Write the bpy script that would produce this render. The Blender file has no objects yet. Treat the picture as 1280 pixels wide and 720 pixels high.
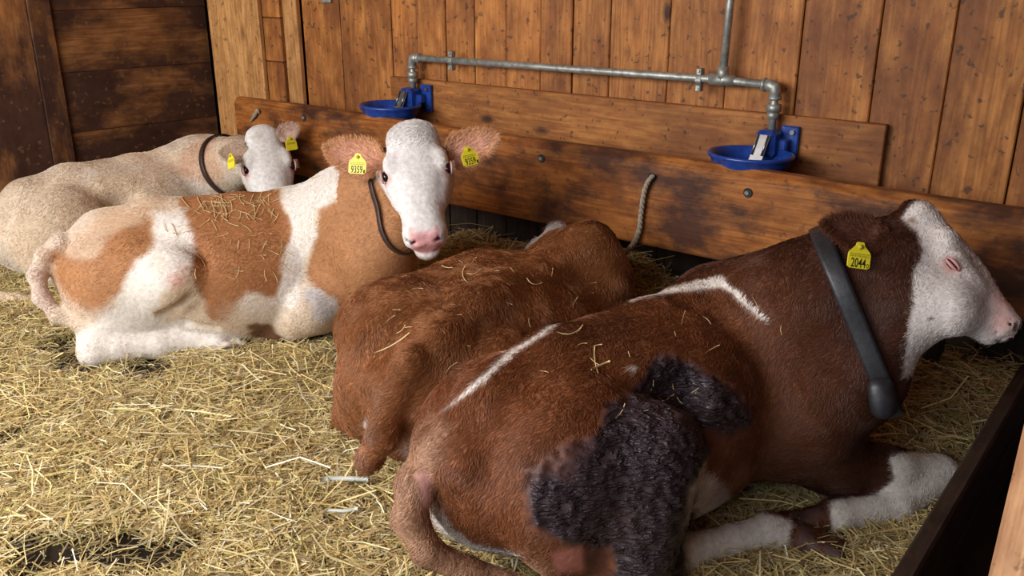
import bpy, math, random
import numpy as np
from mathutils import Vector, Matrix
random.seed(7); np.random.seed(7)
C = bpy.context.scene.collection
sc = bpy.context.scene

# ---------------------------------------------------------------- camera
FPX = 1115.0; TH = math.radians(19.7); AZ = math.radians(127.9); CAMH = 1.45
cam_d = bpy.data.cameras.new('camera'); cam_d.sensor_width = 36.0; cam_d.lens = 36.0*FPX/1280.0
cam_d.clip_start = 0.02
cam = bpy.data.objects.new('camera', cam_d); C.objects.link(cam)
cam.location = (0, 0, CAMH); cam.rotation_euler = (math.pi/2-TH, 0, AZ-math.pi/2)
sc.camera = cam
# ---------------------------------------------------------------- light
w = bpy.data.worlds.new('world'); sc.world = w; w.use_nodes = True
w.node_tree.nodes['Background'].inputs[0].default_value = (0.80, 0.88, 1.0, 1)
w.node_tree.nodes['Background'].inputs[1].default_value = 0.48
def area(name, loc, target, sx, sy, power, col):
    l = bpy.data.lights.new(name, 'AREA'); l.shape = 'RECTANGLE'; l.size = sx; l.size_y = sy
    l.energy = power; l.color = col
    o = bpy.data.objects.new(name, l); C.objects.link(o); o.location = loc
    o.rotation_euler = (Vector(target)-Vector(loc)).to_track_quat('-Z', 'Z').to_euler()
    return o
area('daylight_door', (-3.05, -1.1, 2.2), (-2.35, 2.2, 0.2), 2.8, 1.9, 175, (1.0, 0.97, 0.93))
area('added_fill', (-1.2, -1.5, 2.2), (-1.3, 1.7, 0.2), 2.6, 1.5, 46, (.86, .93, 1.0))  # added fill to lift the near cow's dark side, no source there
sc.view_settings.view_transform = 'Standard'; sc.view_settings.look = 'None'
sc.view_settings.exposure = 0.42; sc.view_settings.gamma = 1.0
sc.view_settings.use_curve_mapping = False

# ---------------------------------------------------------------- coordinate helpers
CAM = np.array([0, 0, CAMH])
HD = np.array([math.cos(AZ), math.sin(AZ), 0]); RT = np.array([math.sin(AZ), -math.cos(AZ), 0])
FW = HD*math.cos(TH) + np.array([0, 0, -math.sin(TH)])
UP = HD*math.sin(TH) + np.array([0, 0, math.cos(TH)])
def ray(px, py): return FW + (px-640)/FPX*RT - (py-360)/FPX*UP
def P(px, py, t): return CAM + t*ray(px, py)                    # pixel and depth -> point
def PZ(px, py, z):                                              # pixel and height -> point
    r = ray(px, py); return CAM + r*((z-CAMH)/r[2])
def PY(px, py, Y):
    r = ray(px, py); return CAM + r*(Y/r[1])
def HC(x, y, z=0): return RT*x + HD*y + np.array([0, 0, z])     # right of / ahead of the camera's foot

# ---------------------------------------------------------------- noise (numpy value noise)
_perm = np.random.RandomState(3).rand(64, 64, 64).astype(np.float32)
def vnoise(p):
    p = np.asarray(p, dtype=np.float32); i = np.floor(p).astype(np.int32); f = p-i; f = f*f*(3-2*f)
    def g(a, b, c): return _perm[(i[..., 0]+a) & 63, (i[..., 1]+b) & 63, (i[..., 2]+c) & 63]
    x, y, z = f[..., 0], f[..., 1], f[..., 2]
    l = lambda a, b, t: a+(b-a)*t
    return l(l(l(g(0,0,0), g(1,0,0), x), l(g(0,1,0), g(1,1,0), x), y),
             l(l(g(0,0,1), g(1,0,1), x), l(g(0,1,1), g(1,1,1), x), y), z)*2-1
def fbm(p, n=4):
    p = np.asarray(p, dtype=np.float32); s = 0; a = 0.55
    for k in range(n): s = s + a*vnoise(p*2.03**k + 11.3*k); a *= 0.5
    return s
def sstep(a, b, x):
    t = np.clip((x-a)/(b-a), 0, 1); return t*t*(3-2*t)
def nrm(v):
    v = np.asarray(v, float); return v/max(np.linalg.norm(v), 1e-9)

# ---------------------------------------------------------------- object helpers
def mesh_from(name, verts, faces, mat=None, parent=None, smooth=True, loc=None):
    me = bpy.data.meshes.new(name)
    verts = np.asarray(verts, float)
    if loc is None: loc = np.zeros(3)
    me.from_pydata((verts-loc).tolist(), [], [tuple(int(i) for i in f) for f in faces]); me.update()
    if smooth: me.polygons.foreach_set('use_smooth', [True]*len(me.polygons))
    if mat: me.materials.append(mat)
    o = bpy.data.objects.new(name, me); C.objects.link(o)
    o.location = loc
    if parent is not None:
        o.parent = parent; o.location = Vector(loc)-parent.location
    return o
def quads_obj(name, verts, quads, mat, parent=None, loc=(0, 0, 0), smooth=True, col=None):
    """fast mesh from arrays of quads, optional per-vertex colour"""
    me = bpy.data.meshes.new(name); n = len(verts); m = len(quads)
    me.vertices.add(n); me.loops.add(4*m); me.polygons.add(m)
    me.vertices.foreach_set('co', (np.asarray(verts)-np.asarray(loc)).astype(np.float32).ravel())
    me.loops.foreach_set('vertex_index', quads.astype(np.int32).ravel())
    me.polygons.foreach_set('loop_start', np.arange(0, 4*m, 4, dtype=np.int32))
    me.polygons.foreach_set('loop_total', np.full(m, 4, dtype=np.int32))
    me.polygons.foreach_set('use_smooth', np.full(m, smooth))
    me.update(calc_edges=True); me.validate()
    if col is not None:
        a = me.attributes.new('coat', 'FLOAT_COLOR', 'POINT')
        a.data.foreach_set('color', col.astype(np.float32).ravel())
    me.materials.append(mat)
    o = bpy.data.objects.new(name, me); C.objects.link(o)
    if parent is not None: o.parent = parent; o.location = Vector(loc)-parent.location
    else: o.location = loc
    return o
def empty(name, loc, label=None, cat=None, group=None):
    o = bpy.data.objects.new(name, None); C.objects.link(o); o.location = loc; o.empty_display_size = .1
    return tag(o, label, cat, group)
def tag(o, label=None, cat=None, group=None, kind=None):
    if label: o['label'] = label
    if cat: o['category'] = cat
    if group: o['group'] = group
    if kind: o['kind'] = kind
    return o
def tube(name, pts, radii, mat, parent=None, seg=12, loc=None, caps=True, rings=None):
    pts = [np.asarray(p, float) for p in pts]; n = len(pts)
    if np.isscalar(radii): radii = [radii]*n
    V = []; F = []; up = np.array([0.13, 0.21, 0.97]); prev = None
    for i in range(n):
        d = nrm(pts[min(i+1, n-1)]-pts[max(i-1, 0)])
        s = nrm(np.cross(d, up)) if prev is None else nrm(prev-d*prev.dot(d)); prev = s
        u = np.cross(d, s)
        for k in range(seg):
            a = 2*math.pi*k/seg; V.append(pts[i]+radii[i]*(math.cos(a)*s+math.sin(a)*u))
    for i in range(n-1):
        for k in range(seg):
            F.append((i*seg+k, i*seg+(k+1) % seg, (i+1)*seg+(k+1) % seg, (i+1)*seg+k))
    if caps: F.append(tuple(range(seg-1, -1, -1))); F.append(tuple((n-1)*seg+k for k in range(seg)))
    if name is None: return V, F
    return mesh_from(name, V, F, mat, parent, True, loc)
def join_vf(parts):
    V = []; F = []
    for v, f in parts:
        b = len(V); V += list(v); F += [tuple(i+b for i in q) for q in f]
    return V, F
def box_vf(c, ex, ey, ez, bev=0.0):
    """box centred at c with half-axis vectors ex, ey, ez; bevelled edges"""
    c = np.asarray(c, float); ax = [np.asarray(e, float) for e in (ex, ey, ez)]
    L = [np.linalg.norm(a) for a in ax]; U = [a/l for a, l in zip(ax, L)]
    if bev <= 0:
        V = [c+sx*ax[0]+sy*ax[1]+sz*ax[2] for sx in (-1, 1) for sy in (-1, 1) for sz in (-1, 1)]
        return V, [(0,1,3,2), (4,6,7,5), (0,4,5,1), (2,3,7,6), (0,2,6,4), (1,5,7,3)]
    b = min(bev, *(l*.45 for l in L)); V = []; idx = {}
    for sx in (-1, 1):
        for sy in (-1, 1):
            for sz in (-1, 1):
                for k in range(3):
                    l = [L[0]-b, L[1]-b, L[2]-b]; l[k] = L[k]
                    idx[(sx, sy, sz, k)] = len(V)
                    V.append(c+sx*l[0]*U[0]+sy*l[1]*U[1]+sz*l[2]*U[2])
    F = []
    for k in range(3):
        i, j = [q for q in range(3) if q != k]
        for s in (-1, 1):
            q = []
            for (a, d) in ((-1, -1), (1, -1), (1, 1), (-1, 1)):
                t = [0, 0, 0]; t[k] = s; t[i] = a; t[j] = d; q.append(idx[tuple(t)+(k,)])
            F.append(tuple(q))
    for k in range(3):                                        # edges parallel to axis k
        i, j = [q for q in range(3) if q != k]
        for a in (-1, 1):
            for d in (-1, 1):
                t0 = [0, 0, 0]; t0[i] = a; t0[j] = d; t1 = list(t0); t0[k] = -1; t1[k] = 1
                F.append((idx[tuple(t0)+(i,)], idx[tuple(t0)+(j,)], idx[tuple(t1)+(j,)], idx[tuple(t1)+(i,)]))
    for sx in (-1, 1):
        for sy in (-1, 1):
            for sz in (-1, 1): F.append(tuple(idx[(sx, sy, sz, k)] for k in range(3)))
    return V, F
def fix_normals(o):
    import bmesh
    bm = bmesh.new(); bm.from_mesh(o.data); bmesh.ops.recalc_face_normals(bm, faces=bm.faces); bm.to_mesh(o.data); bm.free()
    return o

# ---------------------------------------------------------------- materials
def newmat(name):
    m = bpy.data.materials.new(name); m.use_nodes = True
    nt = m.node_tree; return m, nt, nt.nodes['Principled BSDF']
def N(nt, typ, **kw):
    n = nt.nodes.new(typ)
    for k, v in kw.items():
        if k.startswith('i_'):
            key = k[2:]; n.inputs[int(key) if key.isdigit() else key.replace('_', ' ')].default_value = v
        else: setattr(n, k, v)
    return n
def ramp(nt, stops):
    r = nt.nodes.new('ShaderNodeValToRGB'); e = r.color_ramp.elements
    while len(e) < len(stops): e.new(0.5)
    for el, (p, c) in zip(e, stops): el.position = p; el.color = tuple(c)+(1,) if len(c) == 3 else c
    return r
def mixc(nt, fac, a, b, mode='MIX'):
    m = nt.nodes.new('ShaderNodeMix'); m.data_type = 'RGBA'; m.blend_type = mode
    for s, v in ((0, fac), (6, a), (7, b)):
        if hasattr(v, 'links') or isinstance(v, bpy.types.NodeSocket): nt.links.new(v, m.inputs[s])
        else: m.inputs[s].default_value = v if s == 0 else tuple(v)+(1,)*(4-len(v))
    return m.outputs[2]
def plain(name, col, rough=.5, metal=0., noise=0., nscale=20, bump=0.):
    m, nt, b = newmat(name); b.inputs['Roughness'].default_value = rough; b.inputs['Metallic'].default_value = metal
    tc = N(nt, 'ShaderNodeTexCoord'); nz = N(nt, 'ShaderNodeTexNoise'); nz.inputs['Scale'].default_value = nscale; nz.inputs['Detail'].default_value = 6
    nt.links.new(tc.outputs['Object'], nz.inputs['Vector'])
    lo = tuple(max(0, c*(1-noise)) for c in col); hi = tuple(min(1, c*(1+noise)) for c in col)
    r = ramp(nt, [(.3, lo), (.7, hi)]); nt.links.new(nz.outputs[0], r.inputs[0]); nt.links.new(r.outputs[0], b.inputs['Base Color'])
    if bump:
        bp = N(nt, 'ShaderNodeBump'); bp.inputs['Strength'].default_value = bump; bp.inputs['Distance'].default_value = .003
        nt.links.new(nz.outputs[0], bp.inputs['Height']); nt.links.new(bp.outputs[0], b.inputs['Normal'])
    return m
def wood(name, light, mid, dark, stain, stain_amt=.5, knots=.5, rough=.62, bigscale=2.2, along=2, speck=.5, grime=(.055, .03, .018), srange=(.44, .60)):
    """planed softwood: rings stretched along the local Z axis, knots, stains and fly specks"""
    m, nt, b = newmat(name); L = nt.links.new
    tc = N(nt, 'ShaderNodeTexCoord'); oi = N(nt, 'ShaderNodeObjectInfo')
    off = N(nt, 'ShaderNodeVectorMath', operation='SCALE'); off.inputs[0].default_value = (7.1, 3.3, 9.7); L(oi.outputs['Random'], off.inputs['Scale'])
    add = N(nt, 'ShaderNodeVectorMath', operation='ADD'); L(tc.outputs['Object'], add.inputs[0]); L(off.outputs[0], add.inputs[1])
    # knots: warp the grain around stretched cells
    mk = N(nt, 'ShaderNodeMapping'); mk.inputs['Scale'].default_value = (4.2, 4.2, 1.9); L(add.outputs[0], mk.inputs[0])
    vo = N(nt, 'ShaderNodeTexVoronoi', feature='F1'); vo.inputs['Scale'].default_value = 1.25; vo.inputs['Randomness'].default_value = 1.0; L(mk.outputs[0], vo.inputs['Vector'])
    kr = ramp(nt, [(.05, (1, 1, 1)), (.14, (0, 0, 0))]); L(vo.outputs['Distance'], kr.inputs[0])
    mp = N(nt, 'ShaderNodeMapping'); mp.inputs['Scale'].default_value = (5.5, 5.5, .55); L(add.outputs[0], mp.inputs[0])
    n1 = N(nt, 'ShaderNodeTexNoise'); n1.inputs['Scale'].default_value = 1.4; n1.inputs['Detail'].default_value = 3; L(mp.outputs[0], n1.inputs['Vector'])
    mul = N(nt, 'ShaderNodeMath', operation='MULTIPLY_ADD'); L(n1.outputs[0], mul.inputs[0]); mul.inputs[1].default_value = 13.0
    kd = N(nt, 'ShaderNodeMath', operation='MULTIPLY'); L(kr.outputs[0], kd.inputs[0]); kd.inputs[1].default_value = 2.2; L(kd.outputs[0], mul.inputs[2])
    sn = N(nt, 'ShaderNodeMath', operation='SINE'); 
    m6 = N(nt, 'ShaderNodeMath', operation='MULTIPLY'); m6.inputs[1].default_value = 6.0; L(mul.outputs[0], m6.inputs[0]); L(m6.outputs[0], sn.inputs[0])
    gr = N(nt, 'ShaderNodeMapRange'); gr.inputs[1].default_value = -1; gr.inputs[2].default_value = 1; L(sn.outputs[0], gr.inputs[0])
    mf = N(nt, 'ShaderNodeMapping'); mf.inputs['Scale'].default_value = (120, 120, 3.5); L(add.outputs[0], mf.inputs[0])
    n2 = N(nt, 'ShaderNodeTexNoise'); n2.inputs['Scale'].default_value = 1.; n2.inputs['Detail'].default_value = 4; L(mf.outputs[0], n2.inputs['Vector'])
    c1 = mixc(nt, gr.outputs[0], light, mid)
    f2 = ramp(nt, [(.35, (.72, .72, .72)), (.7, (1.12, 1.12, 1.12))]); L(n2.outputs[0], f2.inputs[0])
    c2 = mixc(nt, .8, c1, f2.outputs[0], 'MULTIPLY')
    kf = N(nt, 'ShaderNodeMath', operation='MULTIPLY'); L(kr.outputs[0], kf.inputs[0]); kf.inputs[1].default_value = knots
    c3 = mixc(nt, kf.outputs[0], c2, dark)
    n3 = N(nt, 'ShaderNodeTexNoise'); n3.inputs['Scale'].default_value = bigscale; n3.inputs['Detail'].default_value = 7; n3.inputs['Roughness'].default_value = .62
    ms = N(nt, 'ShaderNodeMapping'); ms.inputs['Scale'].default_value = (1.6, 1.6, .8); L(add.outputs[0], ms.inputs[0]); L(ms.outputs[0], n3.inputs['Vector'])
    sr = ramp(nt, [(srange[0], (0, 0, 0)), (srange[1], (1, 1, 1))]); L(n3.outputs[0], sr.inputs[0])
    sf = N(nt, 'ShaderNodeMath', operation='MULTIPLY'); L(sr.outputs[0], sf.inputs[0]); sf.inputs[1].default_value = stain_amt
    c4 = mixc(nt, sf.outputs[0], c3, stain)
    n5 = N(nt, 'ShaderNodeTexNoise'); n5.inputs['Scale'].default_value = 9; n5.inputs['Detail'].default_value = 8; n5.inputs['Roughness'].default_value = .7; L(ms.outputs[0], n5.inputs['Vector'])
    r5 = ramp(nt, [(.35, (.62, .55, .50)), (.60, (1.12, 1.12, 1.12))]); L(n5.outputs[0], r5.inputs[0]); c4 = mixc(nt, .85, c4, r5.outputs[0], 'MULTIPLY')
    n4 = N(nt, 'ShaderNodeTexNoise'); n4.inputs['Scale'].default_value = 34; n4.inputs['Detail'].default_value = 3; L(add.outputs[0], n4.inputs['Vector'])
    pr = ramp(nt, [(.62, (0, 0, 0)), (.68, (1, 1, 1))]); L(n4.outputs[0], pr.inputs[0])
    pf = N(nt, 'ShaderNodeMath', operation='MULTIPLY'); L(pr.outputs[0], pf.inputs[0]); pf.inputs[1].default_value = speck
    c5 = mixc(nt, pf.outputs[0], c4, grime)
    tint = N(nt, 'ShaderNodeMapRange'); tint.inputs[3].default_value = .80; tint.inputs[4].default_value = 1.14; L(oi.outputs['Random'], tint.inputs[0])
    c6 = mixc(nt, 1.0, c5, (1, 1, 1), 'MULTIPLY'); nt.links.new(tint.outputs[0], c6.node.inputs[7])
    L(c6, b.inputs['Base Color']); b.inputs['Roughness'].default_value = rough
    b.inputs['Specular IOR Level'].default_value = .3
    bp = N(nt, 'ShaderNodeBump'); bp.inputs['Strength'].default_value = .35; bp.inputs['Distance'].default_value = .002
    hs = N(nt, 'ShaderNodeMath', operation='ADD'); L(n2.outputs[0], hs.inputs[0]); L(n4.outputs[0], hs.inputs[1]); L(hs.outputs[0], bp.inputs['Height']); L(bp.outputs[0], b.inputs['Normal'])
    return m
M = {}
M['pine'] = wood('pine_boards', (.52, .215, .055), (.41, .150, .036), (.045, .016, .007), (.17, .055, .018), .7, 1.0, speck=.75)
M['pine_pale'] = wood('pale_pine', (.62, .33, .12), (.50, .24, .08), (.10, .035, .012), (.38, .17, .06), .3, .6)
M['plank'] = wood('rubbed_plank', (.36, .135, .032), (.27, .09, .022), (.03, .014, .008), (.055, .022, .014), .95, .6, .40, 3.6)
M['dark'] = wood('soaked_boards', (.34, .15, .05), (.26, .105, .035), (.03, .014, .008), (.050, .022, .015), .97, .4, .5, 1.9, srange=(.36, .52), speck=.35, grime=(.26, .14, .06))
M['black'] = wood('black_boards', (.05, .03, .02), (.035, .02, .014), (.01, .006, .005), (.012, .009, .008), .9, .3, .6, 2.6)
M['cut'] = wood('fresh_cut_edge', (.62, .36, .20), (.52, .28, .15), (.2, .1, .05), (.45, .22, .10), .5, .4)
M['steel'] = plain('galvanised_steel', (.36, .37, .34), .48, .6, .35, 45, .3)
M['shiny'] = plain('bright_steel', (.26, .26, .27), .3, .9, .15, 30)
M['blue'] = plain('blue_enamel', (.012, .05, .27), .28, 0, .35, 30, .1)
M['rope'] = plain('grey_rope', (.30, .25, .19), .9, 0, .3, 90, .8)
M['leather'] = plain('black_collar', (.018, .018, .022), .45, 0, .3, 60, .3)
M['brownstrap'] = plain('brown_collar', (.035, .016, .012), .5, 0, .3, 60, .3)
M['tag'] = plain('yellow_tag', (.83, .72, .03), .4, 0, .08, 30)
M['ink'] = plain('black_ink', (.015, .015, .012), .6)
M['eye'] = plain('dark_eye', (.012, .008, .008), .06)
M['lash'] = plain('pale_lash', (.55, .45, .38), .7)
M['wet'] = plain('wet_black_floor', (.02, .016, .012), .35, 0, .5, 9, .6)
M['concrete'] = plain('old_concrete', (.09, .085, .08), .8, 0, .4, 14, .5)

def coatmat(name, bump=True):
    m, nt, b = newmat(name); L = nt.links.new
    a = N(nt, 'ShaderNodeAttribute'); a.attribute_name = 'coat'
    tc = N(nt, 'ShaderNodeTexCoord')
    n = N(nt, 'ShaderNodeTexNoise'); n.inputs['Scale'].default_value = 60; n.inputs['Detail'].default_value = 5; L(tc.outputs['Object'], n.inputs['Vector'])
    r = ramp(nt, [(.3, (.78, .78, .78)), (.7, (1.12, 1.12, 1.12))]); L(n.outputs[0], r.inputs[0])
    c = mixc(nt, 1.0, a.outputs['Color'], r.outputs[0], 'MULTIPLY'); L(c, b.inputs['Base Color'])
    rg = N(nt, 'ShaderNodeMapRange'); L(a.outputs['Alpha'], rg.inputs[0]); rg.inputs[3].default_value = .38; rg.inputs[4].default_value = .75   # alpha 0 = wet or bare skin
    L(rg.outputs[0], b.inputs['Roughness']); b.inputs['Specular IOR Level'].default_value = .35
    bp = N(nt, 'ShaderNodeBump'); bp.inputs['Strength'].default_value = .5; bp.inputs['Distance'].default_value = .004
    L(n.outputs[0], bp.inputs['Height'])
    mw = N(nt, 'ShaderNodeMapping'); mw.inputs['Scale'].default_value = (18, 18, 90); mw.inputs['Rotation'].default_value = (.5, .35, 0); L(tc.outputs['Object'], mw.inputs[0])
    n2 = N(nt, 'ShaderNodeTexNoise'); n2.inputs['Scale'].default_value = 1.; n2.inputs['Detail'].default_value = 3; L(mw.outputs[0], n2.inputs['Vector'])
    rr = ramp(nt, [(.40, (0, 0, 0)), (.5, (1, 1, 1)), (.60, (0, 0, 0))]); L(n2.outputs[0], rr.inputs[0])
    wet = N(nt, 'ShaderNodeMath', operation='SUBTRACT'); wet.inputs[0].default_value = 1.0; L(a.outputs['Alpha'], wet.inputs[1])
    pw = N(nt, 'ShaderNodeMath', operation='POWER'); L(wet.outputs[0], pw.inputs[0]); pw.inputs[1].default_value = 6.0
    b2 = N(nt, 'ShaderNodeBump'); b2.inputs['Distance'].default_value = .006; L(pw.outputs[0], b2.inputs['Strength']); L(rr.outputs[0], b2.inputs['Height']); L(bp.outputs[0], b2.inputs['Normal'])
    L(b2.outputs[0], b.inputs['Normal'])
    return m
M['coat'] = coatmat('cow_hide')
def furmat():
    m, nt, b = newmat('cow_fur'); L = nt.links.new
    a = N(nt, 'ShaderNodeAttribute'); a.attribute_name = 'coat'
    L(a.outputs['Color'], b.inputs['Base Color']); b.inputs['Roughness'].default_value = .5
    b.inputs['Specular IOR Level'].default_value = .45
    return m
M['fur'] = furmat()
def strawmat():
    m, nt, b = newmat('straw'); a = N(nt, 'ShaderNodeAttribute'); a.attribute_name = 'coat'
    nt.links.new(a.outputs['Color'], b.inputs['Base Color']); b.inputs['Roughness'].default_value = .42
    b.inputs['Specular IOR Level'].default_value = .4
    return m
M['straw'] = strawmat()

# ---------------------------------------------------------------- setting
YW = 3.30                                                    # back wall plane
def board(name, c, half, mat, parent, along='z', rz=0.0, bev=.004):
    """board as its own object, its length on the local Z axis so that the grain follows it"""
    w_, t_, l_ = half
    V, F = box_vf((0, 0, 0), (w_, 0, 0), (0, t_, 0), (0, 0, l_), bev)
    o = mesh_from(name, V, F, mat, None, False)
    R = Matrix.Identity(4) if along == 'z' else Matrix.Rotation(math.pi/2, 4, 'Y')
    R = Matrix.Rotation(rz, 4, 'Z') @ R
    o.parent = parent; o.matrix_local = Matrix.Translation(Vector(c)-parent.location) @ R
    return o
def struct(name, c, h, mat, rz=0.0):
    V, F = box_vf((0, 0, 0), (h[0], 0, 0), (0, h[1], 0), (0, 0, h[2]))
    o = mesh_from(name, V, F, mat, None, False); o.location = c; o.rotation_euler = (0, 0, rz)
    return tag(o, kind='structure')

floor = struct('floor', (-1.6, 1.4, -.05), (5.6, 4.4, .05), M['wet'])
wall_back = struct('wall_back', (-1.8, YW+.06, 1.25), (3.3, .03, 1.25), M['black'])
# vertical boards, seams read at the top of the photograph
seams = [265, 328, 350, 358, 376, 398, 424, 455, 488, 520, 556, 592, 632, 676, 716, 763, 838, 913, 1005, 1103, 1197, 1300, 1400, 1500]
prev = None
for i in range(len(seams)-1):
    xa, xb = PY(seams[i], 20, YW)[0], PY(seams[i+1], 20, YW)[0]
    proud = random.uniform(-.004, .005); mat = M['pine']
    if seams[i] in (265, 358): mat = M['pine_pale']; proud = .028
    if seams[i] == 350: proud = -.015
    if seams[i] == 376: proud = -.008
    half = ((xb-xa)/2-.0022, .015, 1.25)
    if seams[i] == 328:
        zs = [0, .95, 1.19, 1.42, 1.75, 2.5]
        for k in range(5):
            board('board', ((xa+xb)/2, YW+.015-.004, (zs[k]+zs[k+1])/2), (half[0], .015, (zs[k+1]-zs[k])/2-.002), mat, wall_back)
    else:
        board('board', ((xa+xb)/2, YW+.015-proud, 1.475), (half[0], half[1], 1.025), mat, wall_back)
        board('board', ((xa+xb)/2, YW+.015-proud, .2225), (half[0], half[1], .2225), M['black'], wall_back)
# black lower boards under the barrier hold splash stain and painted shade; horizontal backing board
pa, pb = PY(488, 97, YW-.03), PY(1109, 154, YW-.03)
ztop = (pa[2]+pb[2])/2; hb = .17
backing = board('backing_board', ((pa[0]+pb[0])/2, YW-.018, ztop-hb), (hb, .016, (pb[0]-pa[0])/2), M['pine'], wall_back, 'x')
curb = struct('trim_1', (-1.8, YW-.04, .075), (3.2, .04, .075), M['concrete'])

# left wall: soaked boards, turned a little out of square
corner = PY(272, 150, YW); corner = np.array([corner[0], YW, 0])
dl = np.array([-.124, -.992, 0]); dl = nrm(dl); nl = np.array([-dl[1], dl[0], 0]); nl = -nl if nl[0] < 0 else nl
rzl = math.atan2(dl[1], dl[0])
wall_left = struct('wall_left', tuple(corner+dl*1.95-nl*.06+np.array([0, 0, 1.25])), (2.0, .03, 1.25), M['black'], rzl)
def on_left(px, py):                                          # distance along the left wall and height, for a pixel
    r = ray(px, py); t = (corner-CAM).dot(nl)/r.dot(nl); q = CAM+t*r
    return (q-corner).dot(dl), q[2]
s1 = on_left(80, 120)[0]; s2 = on_left(52, 120)[0]
hs = [on_left(180, y)[1] for y in (10, 84, 156)]
zz = [0, hs[2]-.32, hs[2], hs[1], hs[0], hs[0]+.3, 2.5]
def lboard(sa, sb, za, zb, proud=0., along='x', mat='dark'):
    c = corner+dl*(sa+sb)/2+nl*(-.015+proud)+np.array([0, 0, (za+zb)/2])
    if along == 'x': h = ((zb-za)/2-.001, .014, (sb-sa)/2-.001)
    else: h = ((sb-sa)/2-.001, .014, (zb-za)/2-.001)
    o = mesh_from('board', *box_vf((0, 0, 0), (h[0], 0, 0), (0, h[1], 0), (0, 0, h[2]), .002), M[mat], None, False)
    R = Matrix.Rotation(math.pi/2, 4, 'Y') if along == 'x' else Matrix.Identity(4)
    Mx = Matrix.Translation(Vector(c)) @ Matrix.Rotation(rzl, 4, 'Z') @ R
    o.parent = wall_left; o.matrix_parent_inverse = Matrix.Identity(4)
    o.matrix_local = (Matrix.Translation(wall_left.location) @ Matrix.Rotation(rzl, 4, 'Z')).inverted() @ Mx
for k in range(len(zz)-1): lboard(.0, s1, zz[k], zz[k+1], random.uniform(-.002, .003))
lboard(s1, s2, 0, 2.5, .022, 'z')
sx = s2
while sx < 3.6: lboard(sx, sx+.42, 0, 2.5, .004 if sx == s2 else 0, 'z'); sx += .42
# ceiling
ceiling = struct('ceiling', (-1.6, 1.0, 2.62), (3.6, 2.6, .04), M['pine'])
shade_wall_right = struct('shade_wall_right', (1.0, 1.0, 1.3), (.04, 2.3, 1.3), M['dark'])  # added out of view to keep sky light off the right side

# small grey hook plate at the top of the wall
q = PY(408, -2, YW-.01); hp = mesh_from('hook_plate', *box_vf(q, (.035, 0, 0), (0, .008, 0), (0, 0, .022), .003), M['steel'], None, False, q)
tag(hp, 'small grey metal plate screwed high on the wooden back wall', 'metal plate')

# ---------------------------------------------------------------- barrier plank in front of the wall
YP = 2.95
a0, a1 = PY(292, 121, YP), PY(1280, 262, YP)
b0 = PY(560, 256, YP); b1 = PY(910, 327, YP)
zt = (a0[2]+a1[2])/2; zb = (b0[2]+b1[2])/2
xl, xr = a0[0], a1[0]+.7
def slope(pa, pb): return (pb[2]-pa[2])/(pb[0]-pa[0])
sl_t, sl_b = slope(a0, a1), slope(b0, b1)
def plank_vf():
    V = []; n = 60; prof = []
    def zt_(x): return a0[2]+(x-a0[0])*sl_t
    def zb_(x): return b0[2]+(x-b0[0])*sl_b
    for i in range(n+1):
        x = xl+(xr-xl)*i/n; t = zt_(x)+.004*math.sin(x*3.1); b = zb_(x)+.004*math.sin(x*2.3+1)
        y0, y1 = YP, YP+.055
        V += [(x, y0+.004, b), (x, y0, b+.006), (x, y0, (t+b)/2), (x, y0, t-.028), (x, y0+.020, t-.002), (x, y1-.006, t), (x, y1, t-.008), (x, y1, b)]
    F = []
    for i in range(n):
        for k in range(8): F.append((i*8+k, i*8+(k+1) % 8, (i+1)*8+(k+1) % 8, (i+1)*8+k))
    F.append(tuple(range(8))); F.append(tuple(n*8+k for k in range(7, -1, -1)))
    return V, F
mid = np.array([(xl+xr)/2, YP, (zt+zb)/2])
barrier = empty('feed_barrier', (mid[0], mid[1], mid[2]), 'long thick brown wooden plank barrier with worn lit top edge and bolt holes', 'barrier')
V, F = plank_vf(); pl = mesh_from('plank', [np.array(v)-mid for v in V], F, None, None, False)
fix_normals(pl)
Rz = Matrix.Rotation(math.pi/2, 4, 'Y')                     # local Z along the plank so the grain follows it
me = pl.data; me.transform(Rz.inverted()); me.materials.append(M['plank']); pl.parent = barrier; pl.matrix_local = Rz
for px, py in ((380, 147), (677, 198), (815, 221), (935, 241)):
    c = PY(px, py, YP-.001); r_ = .013
    parts = []
    V = []; F = []
    for k in range(16):
        a = 2*math.pi*k/16
        V += [(c[0]+r_*1.35*math.cos(a), YP-.003, c[2]+r_*1.35*math.sin(a)), (c[0]+r_*math.cos(a), YP-.004, c[2]+r_*math.sin(a)), (c[0]+r_*.95*math.cos(a), YP+.0, c[2]+r_*.95*math.sin(a))]
    for k in range(16):
        j = (k+1) % 16; F += [(3*k, 3*j, 3*j+1, 3*k+1), (3*k+1, 3*j+1, 3*j+2, 3*k+2)]
    mesh_from('hole_rim', V, F, M['black'], barrier, True, c)
    V = [(c[0]+r_*.97*math.cos(2*math.pi*k/16), YP-.0015, c[2]+r_*.97*math.sin(2*math.pi*k/16)) for k in range(16)]
    mesh_from('bolt_hole', V, [tuple(range(16))], M['ink'], barrier, False, c)
    if px != 815:
        mesh_from('bolt', *tube(None, [(c[0]-.004, YP-.002, c[2]), (c[0]-.004, YP-.006, c[2]-.001)], .0085, None, seg=8), M['steel'], barrier, False, c)
# uprights that carry the barrier, behind it
for px in (700, 1180):
    x = PY(px, 250, YP)[0]
    mesh_from('support_post', *box_vf((x, YP+.10, .33), (.05, 0, 0), (0, .045, 0), (0, 0, .33), .004), M['black'], barrier, False, np.array((x, YP+.1, .3)))
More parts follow.
